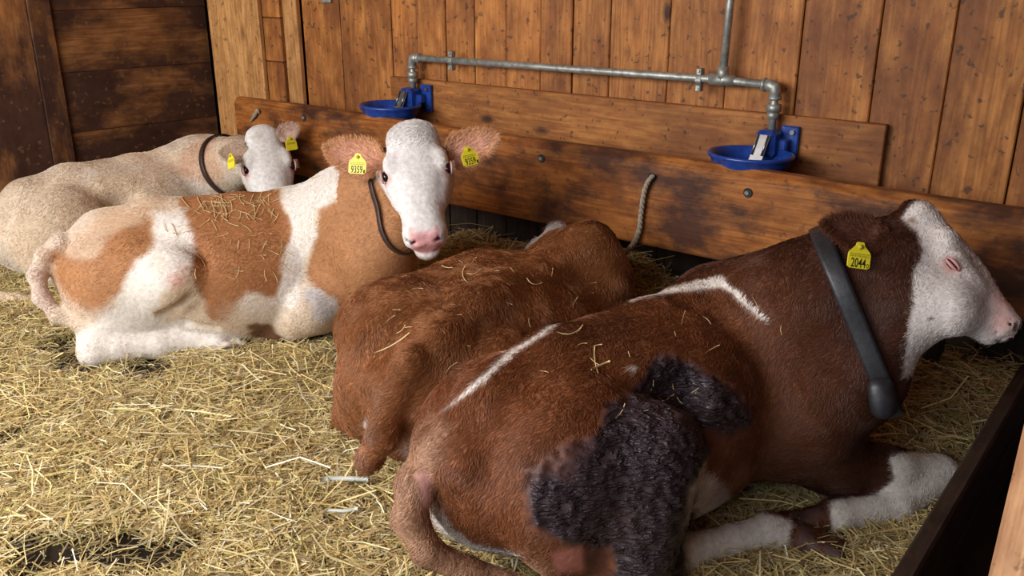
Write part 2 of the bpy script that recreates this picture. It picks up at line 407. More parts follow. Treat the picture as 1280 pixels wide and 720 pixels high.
# rope
rp = [PY(815, 221, YP+.01), PY(816, 220, YP-.012), PY(811, 226, YP-.018), PY(806, 238, YP-.02), PY(803, 255, YP-.018), PY(801, 272, YP-.018), PY(799, 288, YP-.018), PY(793, 303, YP-.02), PY(783, 315, YP-.03), PY(768, 327, YP-.05)]
def smooth_path(pts, n=6):
    pts = [np.asarray(p, float) for p in pts]; out = []
    for i in range(len(pts)-1):
        p0, p1, p2, p3 = pts[max(i-1, 0)], pts[i], pts[i+1], pts[min(i+2, len(pts)-1)]
        for k in range(n):
            t = k/n; out.append(.5*((2*p1)+(-p0+p2)*t+(2*p0-5*p1+4*p2-p3)*t*t+(-p0+3*p1-3*p2+p3)*t**3))
    out.append(pts[-1]); return out
sp = smooth_path(rp, 10); strands = []
for s in range(3):
    pts = []
    for i, p in enumerate(sp):
        a = i*.55+s*2.094; r_ = .0052
        pts.append(p+np.array([r_*math.cos(a), r_*math.sin(a), 0]))
    strands.append(tube(None, pts, [.0058 if i < 60 else .0075 for i in range(len(pts))], None, seg=7))
V, F = join_vf(strands)
tag(mesh_from('rope', V, F, M['rope'], None, True, rp[2]), 'frayed grey rope hanging from a hole in the thick plank barrier', 'rope')
# knot wisp stuck on the plank's far end
kp = [PY(313, 152, YP-.004), PY(318, 145, YP-.012), PY(322, 138, YP-.014), PY(324, 142, YP-.006)]
tag(mesh_from('rag_wisp', *tube(None, smooth_path(kp, 5), [.004+.008*math.sin(i/15*3.1) for i in range(16)], None, seg=6), M['rope'], None, True, kp[0]), 'small grey wisp of twine caught on the far end of the barrier', 'twine')

# ---------------------------------------------------------------- water pipes
YPI = YW-.075
def W_(px, py, Y=YPI): return PY(px, py, Y)
E1, E2 = W_(515, 72), W_(970, 107)
T = W_(903, 100); zpipe = (E1[2]+E2[2])/2
pipe = empty('water_pipe', (T[0], YPI, T[2]), 'galvanised steel water pipe running along the back wall with drops to both bowls', 'water pipe')
R_ = .0155
def pt(p): return np.array([p[0], YPI, p[2]])
E1, E2, T = pt(E1), pt(E2), pt(T)
tube('pipe', [E1, E1+(T-E1)*.5, T, E2], R_, M['steel'], pipe, 14, T)
tube('pipe', [T, pt(W_(913, 0)), pt(W_(913, 0))+np.array([0, 0, .8])], R_*.95, M['steel'], pipe, 14, T)
D1 = W_(514, 112); D2 = W_(970, 166)
D1 = np.array([E1[0], YPI, D1[2]]); D2 = np.array([E2[0], YPI, D2[2]])
tube('pipe', [E1, D1], R_*.9, M['steel'], pipe, 14, E1)
tube('pipe', [E2, D2], R_*.9, M['steel'], pipe, 14, E2)
def elbow(E, side):
    pts = [E+np.array([side*.045, 0, 0]), E+np.array([side*.02, 0, .0]), E+np.array([side*.006, 0, -.006]), E+np.array([0, 0, -.02]), E+np.array([0, 0, -.045])]
    o = tube('elbow_fitting', pts, [R_*1.35, R_*1.4, R_*1.55, R_*1.4, R_*1.35], M['steel'], pipe, 14, E)
    tube('fitting_collar', [pts[0]-np.array([side*.006, 0, 0]), pts[0]+np.array([side*.006, 0, 0])], R_*1.6, M['steel'], pipe, 14, E)
    tube('fitting_collar', [pts[-1]+np.array([0, 0, .006]), pts[-1]-np.array([0, 0, .006])], R_*1.6, M['steel'], pipe, 14, E)
elbow(E1, 1); elbow(E2, -1)
tube('tee_fitting', [T-np.array([.05, 0, 0]), T+np.array([.05, 0, 0])], R_*1.38, M['steel'], pipe, 14, T)
tube('tee_fitting', [T, T+np.array([0, 0, .05])], R_*1.38, M['steel'], pipe, 14, T)
for E, f in ((E1, .085), (E2, .085)):
    c = E-np.array([0, 0, f])
    tube('union_nut', [c+np.array([0, 0, .018]), c-np.array([0, 0, .010])], R_*1.75, M['steel'], pipe, 6, c)
    tube('union_nut', [c-np.array([0, 0, .010]), c-np.array([0, 0, .035])], R_*1.4, M['steel'], pipe, 14, c)
for px, py in ((565, 73), (875, 98)):
    c = pt(W_(px, py)); c[2] = np.interp(c[0], [E1[0], E2[0]], [E1[2], E2[2]])
    parts = []
    for s in (-1, 1):
        parts.append(box_vf(c+np.array([0, s*.004*0, s*.031]), (.011, 0, 0), (0, .016, 0), (0, 0, .013), .003))
        parts.append(tube(None, [c+np.array([0, -.022, s*.034]), c+np.array([0, -.014, s*.034])], .006, None, seg=6))
    parts.append(tube(None, [c-np.array([.011, 0, 0]), c+np.array([.011, 0, 0])], R_*1.22, None, seg=14))
    parts.append(tube(None, [c+np.array([0, .01, 0]), c+np.array([0, .07, 0])], .006, None, seg=6))
    V, F = join_vf(parts); mesh_from('pipe_clamp', V, F, M['steel'], pipe, False, c)

# ---------------------------------------------------------------- drinking bowls
def bowl(cpx, D, label, side):
    """cast bowl with its oval rim, a valve housing on the wall side, wall bracket and tongue"""
    cx, cy, cz = cpx; root = empty('drinking_bowl', (cx, cy, cz), label, 'drinking bowl', 'blue cattle drinking bowls')
    rx, ry = .150, .135
    V = []; F = []; n = 36
    prof = [(0., -.085), (.55, -.082), (.82, -.058), (.95, -.015), (1.0, .0), (1.05, .004), (1.06, .012), (1.02, .017), (.96, .014), (.90, -.012), (.74, -.045), (.45, -.058), (0, -.06)]
    for (r, z) in prof:
        for k in range(n):
            a = 2*math.pi*k/n; V.append((cx+rx*r*math.cos(a), cy+ry*r*math.sin(a), cz+z))
    for i in range(len(prof)-1):
        for k in range(n): F.append((i*n+k, i*n+(k+1) % n, (i+1)*n+(k+1) % n, (i+1)*n+k))
    mesh_from('bowl', V, F, M['blue'], root, True, np.array(cpx))
    wz = cz-.035
    V = [(cx+rx*.78*math.cos(2*math.pi*k/n), cy+ry*.78*math.sin(2*math.pi*k/n), wz) for k in range(n)]
    wm = plain('bowl_water', (.10, .12, .14), .05); mesh_from('water', V, [tuple(range(n))], wm, root, False, np.array(cpx))
    # housing sits at the pipe
    hx = D[0]; hy = YPI; top = D[2]
    Hc = np.array([hx, hy-.02, (top+cz)/2])
    hz = max(.03, (top-cz)/2+.012)
    V, F = box_vf(Hc, (.038, 0, 0), (0, .042, 0), (0, 0, hz), .012)
    V = [np.array(v) for v in V]
    mesh_from('valve_housing', V, F, M['blue'], root, False, Hc)
    # tongue lever
    t0 = Hc+np.array([side*.0, -.046, hz*.75]); t1 = Hc+np.array([side*-.012, -.085, -hz-.015])
    d = (t1-t0)/2; c = (t0+t1)/2; nn = nrm(np.cross((1, 0, 0), d))
    mesh_from('tongue_lever', *box_vf(c, (.026, 0, 0), d, nn*.003, .002), M['shiny'], root, False, c)
    for s in (-1, 1):
        mesh_from('lever_pin', *tube(None, [t0+np.array([s*.019, -.006, 0]), c+d*.45+np.array([s*.019, -.008, 0])], .0038, None, seg=8), M['shiny'], root, True, c)
    # bracket plate on the wall and arm
    bx = hx+.062; bz = Hc[2]-.004
    V, F = box_vf((bx, YW-.045, bz), (.034, 0, 0), (0, .010, 0), (0, 0, .066), .008)
    mesh_from('wall_bracket', V, F, M['blue'], root, False, np.array((bx, YW-.03, bz)))
    V, F = box_vf((hx+.04, YW-.075, bz), (.030, 0, 0), (0, .025, 0), (0, 0, .022), .006)
    mesh_from('bracket_arm', V, F, M['blue'], root, False, np.array((bx, YW-.03, bz)))
    for s in (-1, 1):
        c = np.array([bx+.012, YW-.058, bz+s*.045])
        mesh_from('bolt', *tube(None, [c+np.array([0, .01, 0]), c-np.array([0, .008, 0])], .0095, None, seg=6), M['shiny'], root, False, c)
    return root
c2 = PY(938, 196, YPI-.14); bowl((c2[0], YPI-.14, c2[2]), D2, 'blue cast drinking bowl below the right pipe drop, near end of the plank', 1)
c1 = PY(488, 134, YPI-.14); bowl((c1[0], YPI-.14, c1[2]), D1, 'blue drinking bowl below the left pipe drop, behind the white-faced cow', 1)

# ---------------------------------------------------------------- cow bodies: smooth-blended volumes, one continuous skin
def cmr(xs, ys, xq):
    """smooth interpolation of ys over xs"""
    xs = np.asarray(xs, float); ys = np.asarray(ys, float)
    m = np.gradient(ys, xs); i = np.clip(np.searchsorted(xs, xq)-1, 0, len(xs)-2)
    h = xs[i+1]-xs[i]; t = np.clip((xq-xs[i])/h, 0, 1)
    return (2*t**3-3*t**2+1)*ys[i]+(t**3-2*t**2+t)*h*m[i]+(-2*t**3+3*t**2)*ys[i+1]+(t**3-t**2)*h*m[i+1]
class Loft:
    def __init__(s, o, ax, nodes, e=2.2, scale=1.0):
        s.o = np.asarray(o, float); s.R = np.array(ax).T; s.e = e; s.s = scale
        n = np.array(nodes, float); s.x = n[:, 0]; s.n = n
        c = [s.o+s.R@(scale*np.array([a, b, c_])) for a, b, c_, *_ in n]; r = [scale*max(q[3], q[4]) for q in n]
        s.lo = np.min([p-q for p, q in zip(c, r)], 0); s.hi = np.max([p+q for p, q in zip(c, r)], 0)
        g = np.linspace(s.x[0], s.x[-1], 160); s.g = g; s.t = [cmr(s.x, n[:, k], g).astype(np.float32) for k in range(1, 5)]
    def __call__(s, p):
        q = ((p-s.o.astype(np.float32))@s.R.astype(np.float32))/s.s
        x = q[..., 0]; cy, cz, w, h = [np.interp(x, s.g, t) for t in s.t]
        w = np.maximum(w, .015); h = np.maximum(h, .015)
        v = (np.abs((q[..., 1]-cy)/w)**s.e+np.abs((q[..., 2]-cz)/h)**s.e)**(1/s.e)
        d = (v-1)*np.minimum(w, h); dx = np.maximum(s.x[0]-x, x-s.x[-1])
        return np.where(dx > 0, np.hypot(np.maximum(d, 0), dx), d)*s.s
class Seg:
    def __init__(s, a, b, ra, rb):
        s.a = np.asarray(a, float); s.b = np.asarray(b, float); s.ra = ra; s.rb = rb; r = max(ra, rb)
        s.lo = np.minimum(s.a, s.b)-r; s.hi = np.maximum(s.a, s.b)+r
    def __call__(s, p):
        ab = (s.b-s.a).astype(np.float32); q = p-s.a.astype(np.float32)
        t = np.clip(q@ab/max(float(ab@ab), 1e-9), 0, 1)
        return np.sqrt(((q-t[..., None]*ab)**2).sum(-1))-(s.ra+(s.rb-s.ra)*t)
class Ell:
    def __init__(s, c, r, ax=None):
        s.c = np.asarray(c, float); s.r = np.asarray(r, float); s.R = np.eye(3) if ax is None else np.array(ax).T
        m = s.r.max(); s.lo = s.c-m; s.hi = s.c+m
    def __call__(s, p):
        q = ((p-s.c.astype(np.float32))@s.R.astype(np.float32))/s.r
        k0 = np.sqrt((q*q).sum(-1)); k1 = np.sqrt(((q/s.r)**2).sum(-1))
        return k0*(k0-1)/np.maximum(k1, 1e-6)
EDGES = [(0,1),(2,3),(4,5),(6,7),(0,2),(1,3),(4,6),(5,7),(0,4),(1,5),(2,6),(3,7)]
def surface_nets(F, lo, h):
    ins = F < 0; nx, ny, nz = F.shape
    cs = [(a, b, c) for c in (0, 1) for b in (0, 1) for a in (0, 1)]
    cnt = sum(ins[a:nx-1+a, b:ny-1+b, c:nz-1+c].astype(np.int8) for a, b, c in cs)
    act = (cnt > 0) & (cnt < 8); idx = np.argwhere(act); num = np.full(act.shape, -1, np.int64); num[act] = np.arange(len(idx))
    f = [F[idx[:, 0]+a, idx[:, 1]+b, idx[:, 2]+c] for a, b, c in cs]; s = np.zeros((len(idx), 3)); w_ = np.zeros(len(idx))
    for i, j in EDGES:
        m = (f[i] < 0) != (f[j] < 0); d = np.where(m, f[i]-f[j], 1); t = np.clip(f[i]/d, 0, 1)
        pi, pj = np.array(cs[i], float), np.array(cs[j], float)
        s += np.where(m[:, None], pi+t[:, None]*(pj-pi), 0); w_ += m
    V = lo+h*(idx+s/w_[:, None]); Q = []
    for ax in range(3):
        o = [0, 0, 0]; o[ax] = 1; sl0 = [slice(1, None)]*3; sl1 = [slice(1, None)]*3
        sl0[ax] = slice(0, -1); sl1[ax] = slice(1, None)
        A = ins[tuple(sl0)]; B = ins[tuple(sl1)]; e = np.argwhere(A != B); sg = A[e[:, 0], e[:, 1], e[:, 2]]
        off = np.array([1, 1, 1]); off[ax] = 0; e = e+off
        u, v = [(1, 2), (2, 0), (0, 1)][ax]; ok = np.ones(len(e), bool)
        for q in (u, v): ok &= e[:, q] < F.shape[q]-1
        e = e[ok]; sg = sg[ok]
        du = np.zeros(3, int); du[u] = 1; dv = np.zeros(3, int); dv[v] = 1
        g = lambda q: num[q[:, 0], q[:, 1], q[:, 2]]
        a, b, c, d = g(e-du-dv), g(e-dv), g(e), g(e-du)
        q = np.stack([a, b, c, d], 1); q[~sg] = q[~sg][:, ::-1]; Q.append(q)
    Q = np.concatenate(Q); Q = Q[(Q >= 0).all(1)]
    return V, Q

class Cow:
    def __init__(s, hx, hy, ang, scale=1.0, roll=0.0, z0=0.0, pitch=0.0):
        """ang: heading of the animal, degrees clockwise from the camera's heading; roll leans the spine to its right"""
        a = math.radians(ang); f = RT*math.sin(a)+HD*math.cos(a); l = np.cross([0, 0, 1], f); u = np.array([0, 0, 1.])
        r = math.radians(roll); s.u = u*math.cos(r)-l*math.sin(r); s.l = l*math.cos(r)+u*math.sin(r); s.f = f
        p_ = math.radians(pitch); s.f, s.u = f*math.cos(p_)-s.u*math.sin(p_), s.u*math.cos(p_)+f*math.sin(p_)
        s.o = HC(hx, hy, z0); s.s = scale; s.ops = []; s.base = HC(hx, hy, 0)
    def L(s, x, y, z): return s.o+s.s*(x*s.f+y*s.l+z*s.u)
    def add(s, prim, k=.05, op='u'): s.ops.append((prim, k, op))
    def seg(s, a, b, ra, rb, k=.04): s.add(Seg(a, b, ra, rb), k)
    def chain(s, pts, k=.03):
        for (a, ra), (b, rb) in zip(pts[:-1], pts[1:]): s.add(Seg(a, b, ra, rb), k)
    def torso(s, fat=1.0):
        n = [(-.70, 0, .31, .05, .07), (-.665, 0, .31, .11, .13), (-.60, 0, .315, .17, .185), (-.50, 0, .32, .215, .235), (-.34, 0, .32, .255, .272), (-.15, 0, .315, .31*fat, .30), (.05, 0, .31, .325*fat, .305),
             (.22, 0, .315, .29*fat, .30), (.38, 0, .33, .235, .295), (.50, 0, .34, .19, .26), (.60, 0, .36, .14, .19), (.66, 0, .37, .08, .12)]
        s.add(Loft(s.o, (s.f, s.l, s.u), n, 2.15, s.s), .02)
        s.chain([(s.L(-.67, 0, .43), .040*s.s), (s.L(-.52, 0, .515), .045*s.s), (s.L(-.30, 0, .565), .045*s.s), (s.L(.05, 0, .565), .045*s.s), (s.L(.25, 0, .585), .045*s.s), (s.L(.40, 0, .61), .05*s.s)], .09)
        for y in (-1, 1):
            s.seg(s.L(-.36, y*.16, .50), s.L(-.33, y*.205, .47), .045*s.s, .04*s.s, .08)      # hook bones
            s.seg(s.L(-.66, y*.09, .37), s.L(-.62, y*.11, .31), .045*s.s, .055*s.s, .07)        # pin bones
            s.seg(s.L(.40, y*.08, .58), s.L(.47, y*.17, .28), .07*s.s, .10*s.s, .09)          # shoulder blade
            s.seg(s.L(.47, y*.17, .28), s.L(.36, y*.20, .16), .09*s.s, .08*s.s, .08)          # upper arm
            s.add(Ell(s.L(-.14, y*.27, .44), np.array([.10, .05, .10])*s.s, (s.f, s.l, s.u)), .05, 's')   # hollow flank
    def thigh(s, y, stifle=None, r=1.0):
        st = s.L(-.12, y*.31, .25) if stifle is None else stifle
        s.add(Ell(s.L(-.42, y*.19, .29), np.array([.24, .14, .26])*s.s*r, (s.f, s.l, s.u)), .06)
        s.seg(s.L(-.40, y*.18, .36), st, .15*s.s*r, .105*s.s*r, .07); return st
    def head(s, poll, muzzle, nhint, wide=1.0, deep=1.0, eye=(.175, .093, -.014), k=.03):
        poll = np.asarray(poll, float); f = np.asarray(muzzle, float)-poll; sc_ = np.linalg.norm(f)/.475; f = nrm(f)
        u = nrm(np.asarray(nhint, float)-f*np.dot(nhint, f)); l = np.cross(u, f)
        s.hf, s.hu, s.hl, s.hp, s.hs, s.wide, s.eyep = f, u, l, poll, sc_, wide, eye
        W = wide; D = deep
        n = [(-.05, 0, -.06, .03*W, .04), (-.02, 0, -.055, .06*W, .07), (.04, 0, -.06*D, .082*W, .088*D), (.11, 0, -.07*D, .100*W, .098*D), (.17, 0, -.075*D, .103*W, .104*D), (.24, 0, -.07*D, .084*W, .094*D), (.31, 0, -.062*D, .069*W, .078*D),
             (.38, 0, -.06, .063*W, .066), (.43, 0, -.06, .066*W, .060), (.462, 0, -.062, .058*W, .050), (.485, 0, -.066, .03*W, .028)]
        s.add(Loft(poll, (f, l, u), n, 2.35, sc_), k)
        H = s.H
        s.add(Ell(H(-.005, 0, .0), np.array([.045, .062*W, .035])*sc_, (f, l, u)), .04)          # crest
        for y in (-1, 1):
            s.seg(H(.115, y*.076, -.006), H(.160, y*.082, eye[2]+.016), .022*sc_, .018*sc_, .03)          # brow
            s.seg(H(.10, y*.055, -.125*D), H(.22, y*.050, -.125*D), .062*sc_, .045*sc_, .04)    # cheek
            s.seg(H(.22, y*.04, -.12*D), H(.40, y*.012, -.105), .04*sc_, .03*sc_, .03)            # jaw
            s.seg(H(.20, y*.082, -.035), H(.30, y*.062, -.04), .018*sc_, .012*sc_, .03)          # cheek ridge
            s.add(Ell(H(.455, y*.030, -.045), np.array([.024, .026, .03])*sc_, (f, l, u)), .02)
        s.add(Ell(H(.425, 0, -.118), np.array([.045, .038, .026])*sc_, (f, l, u)), .02)         # chin
        for y in (-1, 1):
            s.add(Ell(H(eye[0], y*(eye[1]+.012), eye[2]+.002), np.array([.027, .017, .018])*sc_, (f, l, u)), .012, 's')   # eye sockets
            s.add(Seg(H(.474, y*.030, -.036), H(.450, y*.050, -.046), .008*sc_, .011*sc_), .008, 's')    # nostrils
            s.add(Seg(H(.49, y*.0, -.098), H(.43, y*.060, -.092), .005*sc_, .005*sc_), .006, 's')        # mouth
            s.add(Seg(H(.43, y*.060, -.092), H(.36, y*.068, -.086), .005*sc_, .003*sc_), .006, 's')
    def H(s, x, y, z): return s.hp+s.hs*(x*s.hf+y*s.wide*s.hl+z*s.hu)
    def build(s, h=.008):
        lo = np.min([p.lo for p, k, o in s.ops if o == 'u'], 0)-.05; hi = np.max([p.hi for p, k, o in s.ops if o == 'u'], 0)+.05
        lo[2] = max(lo[2], -.03)
        n = np.ceil((hi-lo)/h).astype(int)+1; F = np.full(tuple(n), .25, np.float32)
        ax = [lo[i]+h*np.arange(n[i]) for i in range(3)]
        for prim, k, op in s.ops:
            m = .05+k
            i0 = np.maximum(np.floor((prim.lo-m-lo)/h).astype(int), 0); i1 = np.minimum(np.ceil((prim.hi+m-lo)/h).astype(int)+1, n)
            if (i1 <= i0).any(): continue
            sl = tuple(slice(a, b) for a, b in zip(i0, i1))
            G = np.stack(np.meshgrid(*[ax[i][sl[i]] for i in range(3)], indexing='ij'), -1).astype(np.float32)
            d = prim(G).astype(np.float32); a = F[sl]
            if op == 'u':
                t = np.clip(.5+.5*(a-d)/k, 0, 1); F[sl] = a*(1-t)+d*t-k*t*(1-t)
            else:
                d = -d; t = np.clip(.5-.5*(a-d)/k, 0, 1); F[sl] = a*(1-t)+d*t+k*t*(1-t)
        F[:, :, 0] = np.maximum(F[:, :, 0], .01); s.F, s.lo, s.h = F, lo, h
        s.V, s.Q = surface_nets(F, lo, h)
        s.Nn = s.grad(s.V)
    def sample(s, p):
        q = (np.asarray(p, float)-s.lo)/s.h; sh = np.array(s.F.shape)
        out = ((q < 0) | (q > sh-1.001)).any(-1); q = np.clip(q, 0, sh-1.002); i = q.astype(int); f = q-i; r = 0
        for a in (0, 1):
            for b in (0, 1):
                for c in (0, 1):
                    r = r+s.F[i[..., 0]+a, i[..., 1]+b, i[..., 2]+c]*(f[..., 0] if a else 1-f[..., 0])*(f[..., 1] if b else 1-f[..., 1])*(f[..., 2] if c else 1-f[..., 2])
        return np.where(out, .25, r)
    def grad(s, p, e=None):
        e = s.h*1.2 if e is None else e
        g = np.stack([s.sample(p+d)-s.sample(p-d) for d in np.eye(3)*e], -1)
        return g/np.maximum(np.linalg.norm(g, axis=-1, keepdims=True), 1e-9)
    def hit(s, px, py):
        r = ray(px, py); ts = np.arange(1.0, 6.5, .004); f = s.sample(CAM+ts[:, None]*r); k = np.argmax(f < 0)
        return CAM+ts[k]*r if f[k] < 0 else None
    def paint0(s, col): s.col = np.tile(np.array(tuple(col)+(1.,), float), (len(s.V), 1)); s.len = np.ones(len(s.V))
    def mark(s, col, spots, alpha=1.0, edge=.015, amp=.03, freq=14., chain=False, amount=1.0, flen=None):
        """coat marking: round patches (pixel, pixel, metres) found on the hide, with a ragged edge; chain joins them"""
        pts = []
        for q in spots:
            if len(q) == 3: p = s.hit(q[0], q[1]); r = q[2]
            else: p = np.array(q[:3]); r = q[3]
            if p is not None: pts.append((p, r))
        if not pts: print('mark missed', col, spots); return
        d = np.full(len(s.V), 9.)
        if chain and len(pts) > 1:
            for (a, ra), (b, rb) in zip(pts[:-1], pts[1:]): d = np.minimum(d, Seg(a, b, ra, rb)(s.V))
        else:
            for a, ra in pts: d = np.minimum(d, np.linalg.norm(s.V-a, axis=1)-ra)
        d = d+amp*fbm(s.V*freq+5.1, 4)
        m = (1-sstep(-edge, edge, d))*amount
        s.apply(m, col, alpha, flen); return m
    def region(s, col, poly, alpha=1.0, edge=.010, amp=.02, freq=14., amount=1.0, flen=None, line=None, apply=True):
        """coat patch given by its outline as it shows on the side facing the stall front; line = half width (px) of a stripe"""
        q = s.V-CAM; t = q@FW; X = 640+FPX*(q@RT)/t; Y = 360-FPX*(q@UP)/t; n = len(poly); d = np.full(len(X), 1e9); ins = np.zeros(len(X), bool)
        for k in range(n if line is None else n-1):
            (ax, ay), (bx, by) = poly[k][:2], poly[(k+1) % n][:2]; ex, ey = bx-ax, by-ay
            u = np.clip(((X-ax)*ex+(Y-ay)*ey)/(ex*ex+ey*ey+1e-9), 0, 1); dd = np.hypot(X-ax-u*ex, Y-ay-u*ey)
            if line is not None:
                la = poly[k][2] if len(poly[k]) > 2 else line; lb = poly[k+1][2] if len(poly[k+1]) > 2 else line; dd = dd-(la+(lb-la)*u)
            d = np.minimum(d, dd)
            c_ = ((ay > Y) != (by > Y)) & (X < ex*(Y-ay)/(ey if ey else 1e-9)+ax); ins ^= c_
        if line is None: d = np.where(ins, -d, d)
        d = d*t/FPX+amp*fbm(s.V*freq+5.1, 4)
        facing = (s.Nn*nrm_rows(q)).sum(1)
        m = (1-sstep(-edge, edge, d))*(1-sstep(.05, .35, facing))*amount
        if apply: s.apply(m, col, alpha, flen)
        return m
    def apply(s, m, col, alpha=1.0, flen=None):
        m = m[:, None]; s.col = s.col*(1-m)+np.array(tuple(col)+(alpha,))*m
        if flen is not None: s.len = s.len*(1-m[:, 0])+flen*m[:, 0]
    def mottle(s, amt=.14, f=9.): s.col[:, :3] *= (1+amt*fbm(s.V*f, 4))[:, None]
    def make(s, name_label, cat_group=None):
        b = s.base; s.root = empty('cow', tuple(b), name_label, 'cow', 'cattle resting in the stall')
        s.body = quads_obj('body', s.V, s.Q, M['coat'], s.root, b, True, s.col); return s.root
    def fur(s, count, length=.02, width=.0006, curl=.5, flow=None, clump=24., spread=.25, var=.3, seed=1):
        rs = np.random.RandomState(seed)
        vd = nrm_rows(s.V-CAM); face = (s.Nn*vd).sum(1); w_ = (face < .35)*(s.V[:, 2] > .02)*np.clip(s.len, 0, 1.5)
        w_ = w_*(s.len > .05); i = rs.choice(len(s.V), count, p=w_/w_.sum())
        # jitter over the surface
        nn = s.Nn[i]; p = s.V[i]+rs.uniform(-1, 1, (count, 3))*s.h*.6; p -= nn*s.sample(p)[:, None]
        fl = np.tile(-s.f*.9-s.u*.45, (count, 1)) if flow is None else flow(p)
        cn = np.stack([fbm(p*clump*.35+31, 2), fbm(p*clump*.35+57, 2), fbm(p*clump*.35+83, 2)], -1)
        cn2 = np.stack([vnoise(p*clump+3), vnoise(p*clump+17), vnoise(p*clump+29)], -1)
        d = fl+curl*1.6*cn+curl*.9*cn2+spread*rs.normal(size=(count, 3)); d -= nn*(d*nn).sum(1)[:, None]
        d = nrm_rows(d)*.96+nn*(.26+.20*rs.rand(count, 1)); d = nrm_rows(d)
        Lh = length*s.len[i]*(.6+.8*rs.rand(count)); cr = np.cross(nn, d); wv = curl*(rs.normal(size=count)*.25+1.2*vnoise(p*clump*.8+7))
        K = 4; pos = np.zeros((count, K, 3))
        for k in range(K):
            t = k/(K-1); pos[:, k] = p+d*(Lh*t)[:, None]+cr*(Lh*wv*t*t)[:, None]-nn*(Lh*.22*t*t)[:, None]-nn*.001
        hc = bpy.data.hair_curves.new('fur'); hc.add_curves([K]*count)
        hc.position_data.foreach_set('vector', (pos-s.base).astype(np.float32).ravel())
        ra = hc.attributes.new('radius', 'FLOAT', 'POINT') if 'radius' not in hc.attributes else hc.attributes['radius']
        rr = width*(.7+.6*rs.rand(count, 1))*np.array([[1, .95, .75, .25]]); ra.data.foreach_set('value', rr.astype(np.float32).ravel())
        c = s.col[i, :3]*(1+var*(.55*fbm(p*clump*1.2+91, 2)+.5*rs.normal(size=count)*.6))[:, None]
        c4 = np.concatenate([np.clip(c, .003, .95), s.col[i, 3:]], 1)
        ca = hc.attributes.new('coat', 'FLOAT_COLOR', 'CURVE'); ca.data.foreach_set('color', c4.astype(np.float32).ravel())
        hc.materials.append(M['fur'])
        o = bpy.data.objects.new('fur', hc); C.objects.link(o); o.parent = s.root; o['kind'] = 'stuff'; return o
    def eyes(s, open_=True, squint=1.0):
        for y in (-1, 1):
            c = s.H(s.eyep[0], y*s.eyep[1], s.eyep[2]); V = []; F = []; r = .0195*s.hs
            ax = (s.hf, s.hl*y, s.hu)
            def ball(rad, shape, cut=None):
                V = []; F = []; n, m = 16, 12
                for a in range(m+1):
                    for b_ in range(n):
                        th = math.pi*a/m; ph = 2*math.pi*b_/n
                        q = np.array([math.sin(th)*math.cos(ph), math.cos(th), math.sin(th)*math.sin(ph)])*rad*shape
                        V.append(c+ax[0]*q[0]+ax[1]*q[1]+ax[2]*q[2])
                for a in range(m):
                    for b_ in range(n): F.append((a*n+b_, a*n+(b_+1) % n, (a+1)*n+(b_+1) % n, (a+1)*n+b_))
                return V, F
            V, F = ball(r, np.array([1.15, .95, .4+.6*squint])); fix_normals(mesh_from('eye', V, F, M['eye'], s.root, True, c))
            # lids: two crescents arching over the ball
            for up_, nm in ((1, 'upper_eyelid'), (-1, 'lower_eyelid')):
                pts = []
                for k in range(9):
                    t = -1+2*k/8; hgt = squint*(r*(.95 if up_ > 0 else .72))*math.sqrt(max(0, 1-t*t)) if open_ else r*.12*(1-t*t)*up_+r*.1
                    out = math.sqrt(max(.02, 1-.62*t*t-.25*(hgt/r)**2))
                    pts.append(c+s.hf*(t*r*1.5)+s.hu*(up_*hgt if open_ else hgt)+s.hl*y*(r*1.02*out))
                mesh_from(nm, *tube(None, pts, [.0022*s.hs+.0035*s.hs*math.sin(math.pi*k/8) for k in range(9)], None, seg=6), M['lid'], s.root, True, c)
            if open_:
                lv = []
                for k in range(11):
                    t = -.9+1.8*k/10; a = c+s.hf*(t*r*1.3)+s.hu*(r*1.0*math.sqrt(1-t*t*.9))+s.hl*y*r*.85
                    lv.append(tube(None, [a, a+s.hl*y*.012*s.hs+s.hu*.002, a+s.hl*y*.022*s.hs-s.hu*.006*s.hs], [.0007, .0006, .0002], None, seg=3))
                V, F = join_vf(lv); mesh_from('eyelashes', V, F, M['lash'], s.root, True, c)
    def collar(s, c, axis, r0, width, mat, label=None, off=.006, name='collar', lift=.0):
        c = np.asarray(c, float); a = nrm(axis); u = nrm(np.cross(a, [0, 0, 1])); v = np.cross(a, u); n = 56; ring = []
        for k in range(n):
            th = 2*math.pi*k/n; d = math.cos(th)*u+math.sin(th)*v; ts = np.arange(.02, r0, .003)
            f = s.sample(c+ts[:, None]*d); j = np.argmax(f > 0); ring.append(ts[j] if f[j] > 0 else r0)
        ring = np.array(ring)
        for _ in range(4): ring = np.maximum(ring, (np.roll(ring, 1)+ring+np.roll(ring, -1))/3)*.5+.5*(np.roll(ring, 1)+ring+np.roll(ring, -1))/3
        V = []; F = []; prof = [(-.5, 0), (-.5, .004), (-.3, .006), (.3, .006), (.5, .004), (.5, 0)]
        for k in range(n):
            th = 2*math.pi*k/n; d = math.cos(th)*u+math.sin(th)*v
            for q, o in prof: V.append(c+d*(ring[k]+off+o)+a*q*width)
        m = len(prof)
        for k in range(n):
            for j in range(m): F.append((k*m+j, k*m+(j+1) % m, ((k+1) % n)*m+(j+1) % m, ((k+1) % n)*m+j))
        o = fix_normals(mesh_from(name, V, F, mat, s.root, True, c))
        if label: o['label'] = label
        return o, lambda d: c+nrm(d)*float(np.interp(math.atan2(nrm(d)@v, nrm(d)@u) % (2*math.pi), np.linspace(0, 2*math.pi, n+1), np.append(ring, ring[0])))
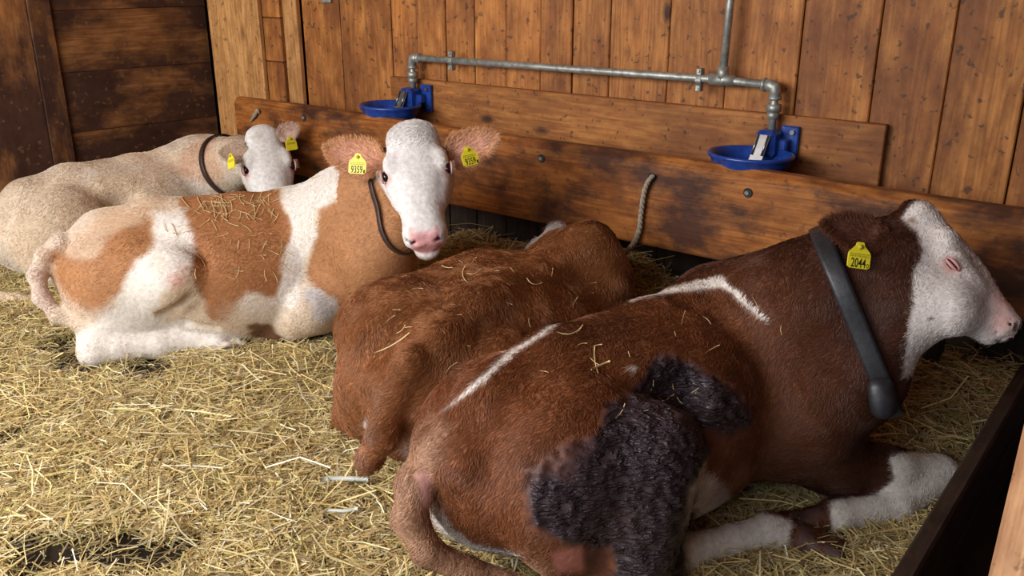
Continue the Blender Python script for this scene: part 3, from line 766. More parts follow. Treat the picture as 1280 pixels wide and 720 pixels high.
    def ear(s, root, tip, nh, hw, outer, inner, cup=.35, droop=0., fur_n=5000, name='ear', flen=.012):
        """leaf-shaped cupped ear; nh = the way the open side faces"""
        root = np.asarray(root, float); tip = np.asarray(tip, float); L_ = np.linalg.norm(tip-root); f = nrm(tip-root)
        n_ = nrm(np.asarray(nh, float)-f*np.dot(nh, f)); sd = np.cross(n_, f); nu, nv = 22, 17; V = []; col = []; Q = []
        for layer in (0, 1):
            for i in range(nu):
                u = i/(nu-1); pr = (math.sin(math.pi*min(1, (u*.92+.08))**.85))**.62 if u < 1 else 0.0
                wd = hw*(pr if u > .1 else max(pr, .45)); wd = max(wd, .002)
                if u < .25: wd = hw*(.42+(wd/hw-.42)*sstep(0, .25, u))
                for j in range(nv):
                    v = -1+2*j/(nv-1); dep = cup*hw*(v*v-1)*(1-.55*u)-(cup*.2*hw)*(1-u)
                    th = .0045*math.sqrt(max(0, 1-v*v))*(1-u*.6)+.0012
                    p = root+f*(L_*u)+sd*(wd*v*(1-.12*abs(v)))+n_*(dep*(wd/hw)-(th if layer else -0))+n_*droop*L_*u*u
                    p = p+n_*.006*float(vnoise(p*22))
                    V.append(p)
                    fr = max(0, 1-abs(v)**2.2)*sstep(0, .15, u)*(1-sstep(.75, 1, u))
                    base = np.array(outer) if layer else np.array(outer)*(1-fr*.8)+np.array(inner)*fr*.8
                    col.append(tuple(base)+(1,))
        for layer in (0, 1):
            o = layer*nu*nv
            for i in range(nu-1):
                for j in range(nv-1):
                    q = (o+i*nv+j, o+i*nv+j+1, o+(i+1)*nv+j+1, o+(i+1)*nv+j); Q.append(q if layer else q[::-1])
        for i in range(nu-1):
            for j in (0, nv-1): Q.append((i*nv+j, (i+1)*nv+j, nu*nv+(i+1)*nv+j, nu*nv+i*nv+j))
        V = np.array(V); col = np.array(col)
        e = quads_obj(name, V, np.array(Q), M['coat'], s.root, root, True, col); fix_normals(e)
        # hair along the ear
        rs = np.random.RandomState(int(abs(root[0])*1000) % 99991); cnt = fur_n; k = rs.randint(0, 2*nu*nv, cnt)
        lay = (k >= nu*nv); jj = (k % nv)/(nv-1)*2-1; nrmv = np.where(lay[:, None], -n_, n_)
        p = V[k]+rs.normal(size=(cnt, 3))*.0035; d = f*.8+sd*jj[:, None]*.8+nrmv*.30+rs.normal(size=(cnt, 3))*.22; d = nrm_rows(d)
        Lh = flen*(.5+rs.rand(cnt)); pos = np.stack([p, p+d*(Lh*.5)[:, None], p+d*Lh[:, None]+np.array([0, 0, -.001])], 1)
        hc = bpy.data.hair_curves.new('ear_fur'); hc.add_curves([3]*cnt); hc.position_data.foreach_set('vector', (pos-root).astype(np.float32).ravel())
        ra = hc.attributes.new('radius', 'FLOAT', 'POINT') if 'radius' not in hc.attributes else hc.attributes['radius']
        ra.data.foreach_set('value', np.tile(np.array([.0005, .00045, .0001], np.float32), cnt))
        ca = hc.attributes.new('coat', 'FLOAT_COLOR', 'CURVE'); cc = col[k].copy(); cc[:, :3] *= (1+.25*rs.normal(size=(cnt, 1))*.7); ca.data.foreach_set('color', np.clip(cc, 0.003, 1).astype(np.float32).ravel())
        hc.materials.append(M['fur']); o = bpy.data.objects.new('ear_fur', hc); C.objects.link(o); o.parent = e; o['kind'] = 'stuff'
        return e
    def eartag(s, c, nh, up, size, text, small='1'):
        """plastic tag: five-sided plate with a neck, its stud, printed digits"""
        c = np.asarray(c, float); n_ = nrm(nh); u = nrm(np.asarray(up, float)-n_*np.dot(up, n_)); r = np.cross(u, n_); W, Hh = size
        out = [(-.5, -.5), (.5, -.5), (.5, .16), (.20, .46), (.15, .62), (-.15, .62), (-.20, .46), (-.5, .16)]
        out2 = []
        for i, (a, b) in enumerate(out):                                   # rounded corners
            pa, pb = out[i-1], out[(i+1) % len(out)]
            for q, t in ((pa, .12), (pb, .12)): out2.append((a+(q[0]-a)*t, b+(q[1]-b)*t))
        m = len(out2); V = [c+r*(a*W)+u*(b*Hh)+n_*z for z in (.0018, -.0018) for a, b in out2]
        F = [tuple(range(m)), tuple(range(2*m-1, m-1, -1))]+[(i, m+i, m+(i+1) % m, (i+1) % m) for i in range(m)]
        t = fix_normals(mesh_from('ear_tag', V, F, M['tag'], s.root, False, c)); t['label'] = 'yellow ear tag printed %s' % text if text else 'yellow ear tag seen edge-on'
        sc0 = c+u*Hh*.42
        mesh_from('stud', *tube(None, [sc0+n_*.001, sc0+n_*.006, sc0+n_*.009], [.008, .007, .003], None, seg=10), M['tag'], t, True, c) if False else None
        o = mesh_from('stud', *tube(None, [sc0+n_*.001, sc0+n_*.005, sc0+n_*.008], [.007, .006, .002], None, seg=10), M['tagdark'], None, True, None)
        o.parent = t; o.location = -Vector(c)
        for txt, dx, dy, hgt, w_ in ((text, -.03, -.26, .40, .66), (small, .40, -.36, .18, .10)):
            if not txt: continue
            cu = bpy.data.curves.new('print', 'FONT'); cu.body = txt; cu.size = 1; cu.align_x = 'CENTER'; cu.align_y = 'CENTER'; cu.offset = .012
            tmp = bpy.data.objects.new('print', cu); C.objects.link(tmp); dg = bpy.context.evaluated_depsgraph_get()
            me = bpy.data.meshes.new_from_object(tmp.evaluated_get(dg)); bpy.data.objects.remove(tmp)
            co = np.array([v.co[:] for v in me.vertices]); ext = co.max(0)-co.min(0); mid_ = (co.max(0)+co.min(0))/2
            co = (co-mid_)/np.maximum(ext, 1e-6); co = co[:, :1]*w_*W*r+co[:, 1:2]*hgt*Hh*u+r*dx*W+u*dy*Hh+n_*.0024
            for v, q in zip(me.vertices, co): v.co = q
            me.update(); me.materials.clear(); me.materials.append(M['ink']); oo = bpy.data.objects.new('printed_number', me); C.objects.link(oo); oo.parent = t
        # fine print lines above the number
        bars = []
        for row, y0 in ((0, .02), (1, .11)):
            x = -.40
            while x < .40:
                wd = random.uniform(.02, .06)
                bars.append(box_vf(r*(x*W)+u*(y0*Hh)+n_*.0022, r*wd*W*.4, u*(.026 if row else .034)*Hh, n_*.0003)); x += wd+.03
        V, F = join_vf(bars); o = mesh_from('fine_print', V, F, M['print'], None, False); o.parent = t; o['kind'] = 'stuff'
        return t
def nrm_rows(v): return v/np.maximum(np.linalg.norm(v, axis=-1, keepdims=True), 1e-9)
M['lid'] = plain('eye_rim', (.42, .24, .20), .5)
M['tagdark'] = plain('tag_stud', (.42, .36, .02), .5)
M['print'] = plain('faint_print', (.34, .29, .02), .5)
WHITE = (.72, .66, .60); CREAM = (.60, .47, .34); TAN = (.44, .21, .085); BROWN = (.200, .064, .021); DKBROWN = (.15, .048, .018); PINK = (.70, .36, .32)
SHIT = (.050, .033, .040)

def hooves(s, a, b, r):
    """cloven hoof at the end of a limb: two claws in the body volume"""
    d = nrm(np.asarray(b)-np.asarray(a)); sd = nrm(np.cross(d, [0, 0, 1]))
    for q in (-1, 1):
        s.seg(np.asarray(a)+sd*q*r*.35, np.asarray(b)+sd*q*r*.55, r*.72, r*.55, .008)

QUICK = False
GR = .0085 if not QUICK else .014
cows = []
# ======================= cow C: near red cow with face in profile and soiled thigh
c = Cow(.40, 2.15, 53, .95, -13, .0); cC = c
c.torso()
st = c.thigh(-1, P(812, 570, 2.11), .90); c.thigh(1)
c.seg(PZ(700, 560, .36), PZ(790, 640, .22), .11, .11, .08)
hk = PZ(790, 745, .07)
c.chain([(st, .12), (hk, .065)], .05)
fet = PZ(962, 664, .055); hf = PZ(1000, 672, .045); ht = PZ(1048, 690, .03)
c.chain([(hk, .06), (PZ(855, 690, .06), .042), (PZ(915, 675, .055), .036), (fet, .045), (hf, .036)], .02)
hooves(c, hf, ht, .040)
kn = PZ(1172, 594, .075)
c.chain([(PZ(965, 540, .22), .13), (PZ(1040, 575, .15), .085), (PZ(1110, 590, .11), .062), (kn, .058)], .05)
c.chain([(kn, .056), (PZ(1120, 632, .05), .042), (PZ(1045, 645, .055), .044), (PZ(1020, 652, .045), .038)], .02)
hooves(c, PZ(1020, 652, .045), PZ(985, 655, .035), .040)
c.seg(c.L(.38, .18, .15), c.L(.66, .20, .10), .09, .055, .05)        # far foreleg
poll, muz = P(1150, 268, 2.40), P(1279, 402, 2.30)
c.chain([(c.L(.42, 0, .42), .20), (P(985, 400, 2.52), .19), (P(1045, 370, 2.48), .165), (P(1100, 335, 2.42), .135)], .08)
c.chain([(P(1010, 500, 2.46), .17), (P(1060, 470, 2.44), .13), (P(1110, 410, 2.40), .10)], .08)      # dewlap and brisket
c.head(poll, muz, RT*.75+UP*.85-FW*.12, 1.05, 1.36, (.195, .098, -.062))
c.seg(P(1128, 385, 2.36), P(1185, 385, 2.30), .10, .075, .06)
tl = [(c.L(-.62, 0, .43), .055), (P(548, 560, 2.12), .052), (P(520, 604, 2.08), .044), (P(512, 648, 2.05), .038), (P(535, 690, 2.04), .032), (P(585, 714, 2.06), .030), (P(650, 732, 2.08), .024)]
c.chain([(p, r) for p, r in tl], .02)
c.add(Ell(P(712, 697, 2.12), (.038, .038, .045)), .02); c.add(Ell(P(745, 703, 2.1), (.034, .034, .045)), .02)
c.build(GR); c.paint0(BROWN); cows.append(c)
# ======================= cow B: middle red cow, seen from behind
c = Cow(-.085, 2.84, 31, .96, 14, -.075, 3.5); cB = c
c.torso(1.10)
c.add(Ell(P(478, 415, 2.85), (.15, .15, .14)), .12)
c.seg(P(500, 395, 2.9), P(600, 355, 3.15), .10, .10, .12)
c.thigh(-1); st = c.thigh(1, c.L(-.14, .26, .24))
c.chain([(st, .09), (c.L(-.46, .28, .08), .055), (c.L(-.15, .33, .06), .04)], .05)
tl = [(c.L(-.64, 0, .50), .04), (c.L(-.70, -.01, .40), .042), (P(478, 545, 2.42), .036), (P(462, 572, 2.45), .03), (P(458, 585, 2.47), .020)]
c.chain(tl, .03)
c.seg(c.L(.20, 0, .55), P(738, 308, 3.20), .06, .055, .10)
c.seg(P(738, 312, 3.20), P(752, 355, 3.22), .07, .11, .10)
c.chain([(c.L(.48, 0, .36), .17), (P(735, 345, 3.42), .13), (P(712, 335, 3.52), .10)], .08)
c.head(P(697, 286, 3.60), P(622, 352, 3.50), UP*1.-FW*.2-RT*.5, 1.0, 1.0)
c.build(GR); c.paint0((.30, .115, .040)); cows.append(c)
# ======================= cow A: spotted cow looking at the camera
c = Cow(-1.155, 3.50, 82, .96, 0, -.02); cA = c
c.torso()
st = c.thigh(-1, P(218, 345, 3.42), .90); c.thigh(1)
hk = PZ(118, 440, .06)
c.chain([(st, .115), (PZ(165, 390, .16), .10), (PZ(125, 425, .09), .070), (hk, .058)], .05)
c.chain([(hk, .058), (PZ(150, 432, .07), .062), (PZ(200, 430, .06), .056), (PZ(245, 424, .06), .052), (PZ(272, 428, .05), .046)], .02)
hooves(c, PZ(272, 430, .045), PZ(302, 436, .03), .040)
c.chain([(PZ(190, 405, .10), .05), (PZ(240, 402, .09), .04), (PZ(275, 408, .06), .038)], .03)
c.chain([(PZ(390, 385, .18), .10), (PZ(370, 400, .12), .07), (PZ(345, 415, .06), .045)], .04)
hooves(c, PZ(350, 415, .05), PZ(325, 420, .04), .042)
c.seg(c.L(.42, -.16, .26), PZ(415, 385, .12), .12, .09, .07)
poll, muz = P(515, 168, 3.21), P(531, 295, 3.00)
c.chain([(c.L(.42, 0, .45), .19), (P(440, 270, 3.55), .19), (P(470, 250, 3.45), .165), (P(500, 225, 3.33), .12)], .08)
c.chain([(c.L(.52, -.02, .30), .16), (P(470, 320, 3.42), .13), (P(500, 285, 3.32), .09)], .08)
c.head(poll, muz, -FW*1.+UP*.25+RT*.02, 1.27, 1.0)
c.add(Ell(c.H(.02, 0, -.012), np.array([.06, .072, .035]), (c.hf, c.hl, c.hu)), .05)
c.add(Ell(c.H(.462, 0, -.120), np.array([.040, .046, .024]), (c.hf, c.hl, c.hu)), .02)
tl = [(c.L(-.60, 0, .42), .05), (P(76, 306, 3.50), .038), (P(56, 320, 3.47), .031), (P(46, 345, 3.45), .028), (P(52, 372, 3.43), .026), (P(72, 395, 3.42), .025), (P(106, 409, 3.42), .022)]
c.chain(tl, .03)
c.build(.014); h0 = [c.hit(px, py) for px, py in ((236, 372), (205, 392), (232, 404), (268, 410))]
for a, b in zip(h0[:-1], h0[1:]):
    if a is not None and b is not None: c.add(Seg(a, b, .013, .011), .030, 's')      # fold between thigh, belly and folded shank
c.build(GR); c.paint0(CREAM); cows.append(c)
# ======================= cow D: pale cow at the back
c = Cow(-1.95, 4.42, 46, .93, 0, -.03); cD = c
c.torso(); c.thigh(-1, None, .95); c.thigh(1, None, .95)
c.chain([(PZ(-60, 368, .06), .035), (PZ(-10, 372, .045), .032), (PZ(46, 374, .035), .022)], .02)
poll, muz = P(328, 168, 4.42), P(352, 278, 4.28)
c.chain([(c.L(.42, 0, .46), .19), (P(262, 215, 4.72), .17), (P(300, 200, 4.58), .125)], .08)
c.head(poll, muz, -FW+UP*.3+RT*.35, 1.15, 1.0)
c.build(GR*1.3); c.paint0(CREAM); cows.append(c)
# ---------------------------------------------------------------- coats, fur, ears, tags, collars
# ---- near red cow
c = cC
c.apply(sstep(.15, .6, fbm(c.V*5, 3)), DKBROWN)
c.mottle(.2)
frn = c.L(0, 0, 0); X = (c.V-c.o)@c.f
c.apply(sstep(.02, .42, X+.05*fbm(c.V*6, 3))*.9, (.062, .020, .011))  # darker forequarters: dark hide with some shade painted into it
SOFT = dict(edge=.012, amp=.022, freq=16)
c.region((.40, .22, .13), [(548, 535, 12), (515, 590, 30), (503, 650, 32), (530, 695, 32), (590, 722, 32), (660, 735, 30)], line=28, edge=.04, amp=.02, flen=.8)
c.region((.62, .57, .54), [(534, 622, 6), (560, 664, 9), (590, 686, 8), (645, 694, 4)], line=8, edge=.005, amp=.006)
c.region(PINK, [(520, 590), (540, 592), (540, 640), (528, 632)], alpha=.2, amp=.006, edge=.01, flen=.1, amount=.85)
c.region(WHITE, [(555, 512, 1.5), (585, 488, 2.5), (612, 467, 5), (645, 436, 3.5), (705, 400, 3), (735, 388, 2)], line=3, edge=.006, amp=.006, flen=.6)
c.region(WHITE, [(790, 372, 3), (850, 360, 4.5), (900, 350, 8), (918, 362, 5), (935, 378, 4), (960, 400, 2)], line=4, edge=.006, amp=.008, flen=.6)
c.mark(WHITE, [(793, 460, .008)], amp=.008, edge=.008)
c.region((.62, .54, .47), [(869, 555), (886, 587), (915, 612), (921, 632), (894, 656), (855, 666), (852, 600)], edge=.008, amp=.016)
# head: white face with brown cheeks behind
hq = (c.V-c.hp)@np.stack([c.hf, c.hl, c.hu], 1)/c.hs
md = (hq[:, 0] > -.3)*1.0
nzz = .018*fbm(c.V*18, 3)
face = sstep(-.012, .012, (hq[:, 0]*1.0-(.115-.30*np.clip(hq[:, 2]+.02, -.2, .0)*(-.25)-.55*np.clip(hq[:, 2]+.075, 0, .12))+nzz))*sstep(-.02, .0, hq[:, 0]+.02)
near_head = (np.linalg.norm(c.V-c.H(.22, 0, -.07), axis=1) < .34*c.hs)
c.region((.66, .60, .57), [(1128, 272), (1147, 291), (1151, 316), (1140, 341), (1142, 387), (1134, 420), (1128, 470), (1330, 470), (1330, 240), (1165, 236), (1138, 255)], edge=.006, amp=.008, flen=.55)
c.mark(PINK, [(1252, 380, .03), (1255, 400, .03)], alpha=.4, amp=.012, edge=.03, amount=.75, flen=.15)
c.mark((.10, .045, .035), [(1273, 392, .009)], alpha=.3, amp=.003, edge=.006, flen=.1)
c.mark((.58, .27, .24), [tuple(c.H(.195, -.105, -.065))+(.024,)], alpha=.5, amp=.006, edge=.014, amount=.8, flen=.1)
for q in ((1163, 398), (1196, 288), (1213, 323), (1177, 253)): c.mark((.03, .02, .02), [(q[0], q[1], .004)], amp=.001, edge=.002, freq=30)
c.mark((.30, .20, .14), [(1140, 276, .010)], amp=.004, edge=.006)
# white knee and cannons, hooves
c.region(WHITE, [(1112, 570), (1150, 560), (1215, 570), (1215, 640), (1150, 665), (1040, 670), (1035, 625), (1095, 618), (1122, 600)], edge=.006, amp=.01, flen=.5)
c.region(WHITE, [(850, 665), (900, 655), (950, 640), (992, 648), (985, 690), (940, 700), (850, 725)], edge=.008, amp=.008, flen=.5)
c.mark((.10, .055, .045), [(1015, 640, .03), (1000, 650, .03), (1008, 662, .02)], alpha=.4, amp=.01, flen=.15)
c.mark((.10, .055, .05), [(1010, 680, .03), (1045, 690, .035)], alpha=.4, amp=.012, flen=.1)
c.region((.42, .15, .12), [(690, 688), (730, 684), (732, 712), (695, 716)], alpha=.4, amp=.006, flen=.2); c.region((.09, .03, .02), [(730, 684), (762, 688), (762, 722), (732, 716)], alpha=.4, amp=.006, flen=.2)
for y in (-1, 1): c.apply(1-sstep(.010, .017, np.linalg.norm(c.V-c.H(.462, y*.044, -.042), axis=1)/c.hs), (.05, .02, .02), .3)
# caked dung over the thigh and flank
dm = c.region(SHIT, [(655, 580), (744, 536), (763, 503), (800, 470), (822, 446), (860, 452), (905, 482), (938, 503), (942, 528), (905, 545), (885, 545), (878, 575), (868, 600), (864, 650), (862, 800), (750, 800), (763, 684), (700, 684), (660, 660)], alpha=.0, edge=.016, amp=.030, freq=12, flen=.0)
dm2 = c.mark(DKBROWN, [(690, 560, .05), (930, 480, .06), (930, 590, .10), (960, 560, .06)], amp=.05, edge=.04, amount=.6)
q = c.V@np.stack([c.f, c.l, c.u], 1); wq = q*np.array([1., 1., 1.])+.02*np.stack([fbm(q*9, 2), fbm(q*9+9, 2), fbm(q*9+19, 2)], -1)
e1 = wq[:, 2]*.85+wq[:, 0]*.5; e2 = wq[:, 0]*.85-wq[:, 2]*.5
rid = 1.0-2.6*np.abs(vnoise(np.stack([e1*85, e2*26, wq[:, 1]*34], -1)))-.9*np.abs(vnoise(np.stack([e1*120+9, e2*60, wq[:, 1]*70], -1)))
lump = fbm(q*42, 3)
dsp = dm*(.0060*rid+.0035*lump+.003)
c.V = c.V+c.Nn*dsp[:, None]
c.apply(dm*sstep(.2, 1.0, rid)*.5, (.080, .056, .068), .0)
c.apply(dm*sstep(.15, .6, fbm(q*5+4, 3))*.55, (.060, .030, .022), .15)
# long coat creases on the flank
c.make('large dark red cow nearest the camera, thigh caked in dung, white face in profile')
c.fur(150000, .017, .00062, curl=.55, seed=1, var=.35)
M['lid'] = plain('sleepy_eyelid', (.50, .25, .23), .5); c.eyes(True, .48)
c.ear(P(1112, 298, 2.31), P(1030, 280, 2.28), -FW+UP*.25+RT*.3, .056, (.13, .042, .018), (.26, .11, .075), .3, fur_n=6000)
c.eartag(P(1074, 321, 2.27), -FW+RT*.12, UP+RT*.12, (.060, .060), '2044', 'D')
co, cf = c.collar(P(1066, 392, 2.46), nrm(np.cross(ray(1066, 392), P(1101, 480, 2.4)-P(1034, 318, 2.4))), .36, .050, M['leather'], 'wide black collar', .010)
wh = c.hit(1100, 490); wp = P(1103, 497, (float((wh-CAM)@FW)-.035) if wh is not None else 2.3)
V, F = [], []
prof = [(a*1.35, b*1.2) for a, b in ((-.036, .012), (-.034, .022), (-.02, .028), (.01, .029), (.03, .026), (.038, .016), (.040, .004))]
ax_ = nrm(UP*1+RT*-.15); sx_ = nrm(np.cross(ax_, FW)); sy_ = np.cross(ax_, sx_)
for h_, r_ in prof:
    for k in range(18):
        a = 2*math.pi*k/18; V.append(wp-ax_*h_+sx_*r_*math.cos(a)+sy_*r_*.75*math.sin(a))
for i in range(len(prof)-1):
    for k in range(18): F.append((i*18+k, i*18+(k+1) % 18, (i+1)*18+(k+1) % 18, (i+1)*18+k))
F.append(tuple(range(18))); F.append(tuple((len(prof)-1)*18+k for k in range(18)))
wt = fix_normals(mesh_from('collar_weight', V, F, M['leather'], c.root, True, wp)); wt['label'] = 'glossy black collar weight'

# ---- middle red cow
c = cB
c.apply(sstep(.1, .7, fbm(c.V*4.5, 3))*.6, (.20, .068, .024)); c.mottle(.2)
Xz = c.V[:, 2]
c.mark((.30, .16, .11), [(470, 500, .02), (462, 540, .03), (500, 560, .03)], amp=.02, edge=.03, amount=.6)
c.region((.52, .36, .32), [(498, 552), (530, 535), (538, 556), (505, 578)], alpha=.5, amp=.008, edge=.01, flen=.3, amount=.8)
c.region((.55, .47, .42), [(452, 520), (459, 522), (458, 536), (451, 532)], alpha=.5, amp=.003, edge=.004, flen=.3)
c.region((.36, .19, .12), [(425, 545), (455, 560), (470, 590), (445, 590)], amp=.02, edge=.03, amount=.6)
c.mark((.66, .62, .60), [tuple(c.H(.10, 0, .0))+(.09,), tuple(c.H(.25, 0, .0))+(.09,)], amp=.02)
c.make('reddish brown cow lying between two others, seen from behind with no head showing')
c.fur(110000, .022, .0007, curl=.8, seed=2, var=.4)
c.eyes(True)
c.ear(c.H(.02, -.09, -.03), c.H(-.02, -.26, -.05), c.hf, .04, (.14, .045, .02), (.3, .13, .09), .3, fur_n=1500)

# ---- spotted cow looking at the camera
c = cA
c.mottle(.12)
c.apply(sstep(-.1, .5, fbm(c.V*4+2, 3))*.5, WHITE)
BR = (.40, .185, .075)
c.region((.45, .24, .11), [(50, 310), (90, 285), (140, 270), (195, 250), (200, 300), (165, 350), (135, 400), (100, 400), (60, 370)], edge=.05, amp=.05, freq=7, amount=.55)
c.region(BR, [(71, 319), (94, 318), (120, 322), (137, 300), (160, 285), (189, 272), (191, 305), (165, 328), (151, 357), (137, 380), (118, 394), (90, 375), (71, 343)], edge=.025, amp=.05, freq=9)
c.region((.34, .14, .05), [(225, 245), (260, 228), (330, 222), (349, 248), (366, 286), (354, 328), (345, 366), (307, 366), (283, 399), (264, 401), (246, 366), (238, 328), (236, 290)], edge=.014, amp=.035, freq=10)
c.region(BR, [(424, 195), (470, 180), (520, 200), (540, 330), (500, 350), (470, 370), (430, 385), (395, 375), (382, 340), (398, 293), (399, 262), (420, 250)], edge=.012, amp=.022, freq=12)
c.region(WHITE, [(192, 262), (232, 262), (242, 300), (240, 330), (215, 350), (190, 390), (300, 420), (310, 460), (90, 460), (95, 420), (140, 385), (160, 345), (192, 310)], edge=.02, amp=.03, flen=.7)
c.region(WHITE, [(352, 220), (424, 205), (420, 250), (396, 262), (396, 293), (378, 340), (370, 385), (345, 380), (356, 330), (368, 286), (356, 250)], edge=.012, amp=.02)
c.mark((.55, .52, .50), [(405, 385, .05), (395, 370, .04)], amp=.02)
c.mark((.50, .38, .27), [(200, 330, .02), (240, 385, .05), (290, 395, .05)], amp=.04, amount=.5, edge=.04)
c.mark(PINK, [(222, 350, .03), (228, 335, .015)], amp=.015, edge=.02, amount=.5)
hq = (c.V-c.hp)@np.stack([c.hf, c.hl, c.hu], 1)/c.hs; nzz = .016*fbm(c.V*16, 3)
near_head = np.linalg.norm(c.V-c.H(.2, 0, -.06), axis=1) < .38*c.hs
wf = sstep(-.012, .012, hq[:, 2]+.105+nzz+.25*np.clip(hq[:, 0]-.15, -.2, .3)-.0)
c.apply(near_head*(1-wf)*1.0, BR); c.apply(near_head*wf*sstep(-.06, -.04, hq[:, 0]), (.74, .71, .69), 1.0, .55)
# pink muzzle, nostrils, mouth, eye corners
nose = sstep(.424, .434, hq[:, 0]+nzz*.3)*(1-sstep(.040, .048, np.abs(hq[:, 1]/c.wide)))*sstep(-.100, -.092, hq[:, 2])*(1-sstep(-.012, .0, hq[:, 2]))
c.apply(nose*near_head, (.72, .36, .36), .25, .0)
c.apply(near_head*sstep(.40, .44, hq[:, 0])*(1-sstep(-.115, -.105, hq[:, 2])), (.40, .31, .27), .6, .3)
for y in (-1, 1):
    c.apply(1-sstep(.008, .016, np.linalg.norm(c.V-c.H(.464, y*.040, -.040), axis=1)/c.hs), (.10, .03, .03), .3)
    c.apply((1-sstep(.020, .042, np.linalg.norm(c.V-c.H(.19, y*.095, -.016), axis=1)/c.hs))*.75, (.62, .34, .30), .5)
c.apply((1-sstep(.004, .009, np.abs(np.linalg.norm((c.V-c.H(.17, 0, -.07))/c.hs*np.array([1, 1, 1]), axis=1)-9)))*0, WHITE)
hz_ = c.V[:, 2]
c.mark((.13, .075, .05), [(290, 438, .03), (303, 440, .03), (275, 444, .02)], alpha=.5, amp=.012, flen=.1)
c.mark((.15, .07, .035), [(330, 415, .05), (345, 425, .05), (318, 408, .03)], alpha=.5, amp=.02, flen=.2)
c.mark((.58, .44, .36), [(50, 345, .04), (60, 385, .03)], chain=True, amp=.01)
c.len = c.len+near_head*.9*sstep(-.08, -.05, hq[:, 0])*(1-sstep(.0, .12, hq[:, 0]))*sstep(-.10, -.04, hq[:, 2])
c.region((.12, .07, .05), [(270, 436), (290, 430), (312, 432), (312, 450), (266, 448)], alpha=.5, amp=.006, edge=.006, flen=.1)
c.make('brown and white spotted cow with white face looking straight at the camera')
c.fur(110000, .011, .0007, curl=.3, seed=3, var=.22)
M['lid'] = plain('pink_eye_rim', (.50, .27, .23), .5); c.eyes(True)
EO, EI = (.68, .36, .18), (.80, .46, .33)
c.ear(P(482, 207, 3.20), P(408, 184, 3.22), -FW+UP*.15-RT*.1, .080, EO, EI, .32, fur_n=9000, flen=.014)
c.ear(P(553, 197, 3.20), P(621, 171, 3.22), -FW+UP*.15+RT*.1, .072, EO, EI, .32, fur_n=9000, flen=.014)
c.eartag(P(447, 206, 3.14), -FW-RT*.15, UP+RT*.06, (.064, .064), '9359', '1')
c.eartag(P(587, 196, 3.14), -FW+RT*.4, UP-RT*.32, (.060, .060), '9359', '1')
co, cf = c.collar(P(500, 268, 3.30), nrm(P(534, 247, 3.18)-P(478, 272, 3.42)), .32, .024, M['brownstrap'], 'narrow dark leather collar')

# ---- pale cow at the back
c = cD
c.col[:, :3] = np.array([.68, .55, .41]); c.mottle(.22, 5)
c.apply(sstep(-.1, .3, fbm(c.V*np.array([7, 7, 3.])+7, 3))*.75, (.70, .63, .55))
c.apply(sstep(.1, .5, fbm(c.V*np.array([9, 9, 3.])+27, 3))*.5, (.48, .34, .21))
c.mark((.56, .41, .26), [(100, 270, .12), (40, 300, .12), (160, 230, .06)], amp=.08, edge=.06, amount=.5)
c.mark((.55, .33, .21), [(250, 190, .08), (235, 205, .08), (262, 210, .08)], amp=.04, edge=.04, amount=.8)
hq = (c.V-c.hp)@np.stack([c.hf, c.hl, c.hu], 1)/c.hs; near_head = np.linalg.norm(c.V-c.H(.2, 0, -.05), axis=1) < .36*c.hs
c.apply(near_head*sstep(-.115, -.09, hq[:, 2]+.015*fbm(c.V*16, 2)), (.74, .72, .69), 1, .5)
for y in (-1, 1): c.apply((1-sstep(.018, .045, np.linalg.norm(c.V-c.H(.19, y*.10, -.02), axis=1)/c.hs))*.8, (.60, .32, .29), .5)
c.mark((.60, .56, .50), [(322, 172, .03)], amp=.02, edge=.02)
c.make('cream coloured cow lying at the back left against the dark boards')
c.fur(80000, .012, .0007, curl=.35, seed=4, var=.2)
c.eyes(True)
c.ear(P(309, 190, 4.36), P(276, 190, 4.36), -FW+UP*.2-RT*.5, .062, (.56, .42, .30), (.50, .34, .25), -.15, fur_n=3000)
c.ear(P(348, 172, 4.42), P(371, 158, 4.44), -FW+UP*.2+RT*.3, .048, (.60, .42, .32), (.62, .42, .34), .3, fur_n=3000)
c.eartag(P(289, 202, 4.28), -FW+RT*-.9, UP-RT*.2, (.060, .066), '', '')
c.eartag(P(364, 180, 4.36), -FW+RT*.9, UP-RT*.35, (.060, .060), '', '')
c.collar(P(285, 205, 4.64), nrm(P(300, 200, 4.58)-P(262, 215, 4.72)), .30, .028, M['brownstrap'], 'narrow dark collar')

# ---------------------------------------------------------------- straw bed
def ground(x, y):
    p = np.stack([x, y, np.zeros_like(x)], -1)
    z = .012+.030*fbm(p*2.2, 3)+.012*fbm(p*9, 2)
    z = z+.17*sstep(2.35, 3.15, y)*(1+.4*vnoise(p*3+2))*sstep(-3.6, -2.2, x)
    for px, py, hh, rr_ in ((805, 352, .13, .22), (575, 312, .06, .16)):      # heaped up against the barrier
        g = PZ(px, py, .15); z = z+hh*np.exp(-((x-g[0])**2+(y-g[1])**2)/rr_**2)
    return z
def patch(x, y):
    """how wet and bare the bed is: 1 = dark, trodden, or painted as shade"""
    m = np.zeros_like(x)
    for px, py, r in ((60, 692, .10), (165, 690, .08), (205, 700, .06), (120, 452, .14), (75, 440, .10), (25, 545, .05), (1140, 690, .0), (185, 470, .10)):
        q = PZ(px, py, 0); m = np.maximum(m, 1-sstep(r*.5, r*1.2, np.hypot(x-q[0], y-q[1])+.09*fbm(np.stack([x, y, x*0], -1)*9, 3)))
    q = PZ(1235, 480, 0); m = np.maximum(m, .95*(1-sstep(.20, .42, np.hypot(x-q[0], y-q[1]))))  # heavy shade beside the partition, painted into the bed
    return m
zt_ = .34; A_ = PZ(1100, 740, zt_); B_ = PZ(1285, 440, zt_); d = nrm(B_-A_); d[2] = 0; d = nrm(d); nrm_ = np.array([d[1], -d[0], 0])
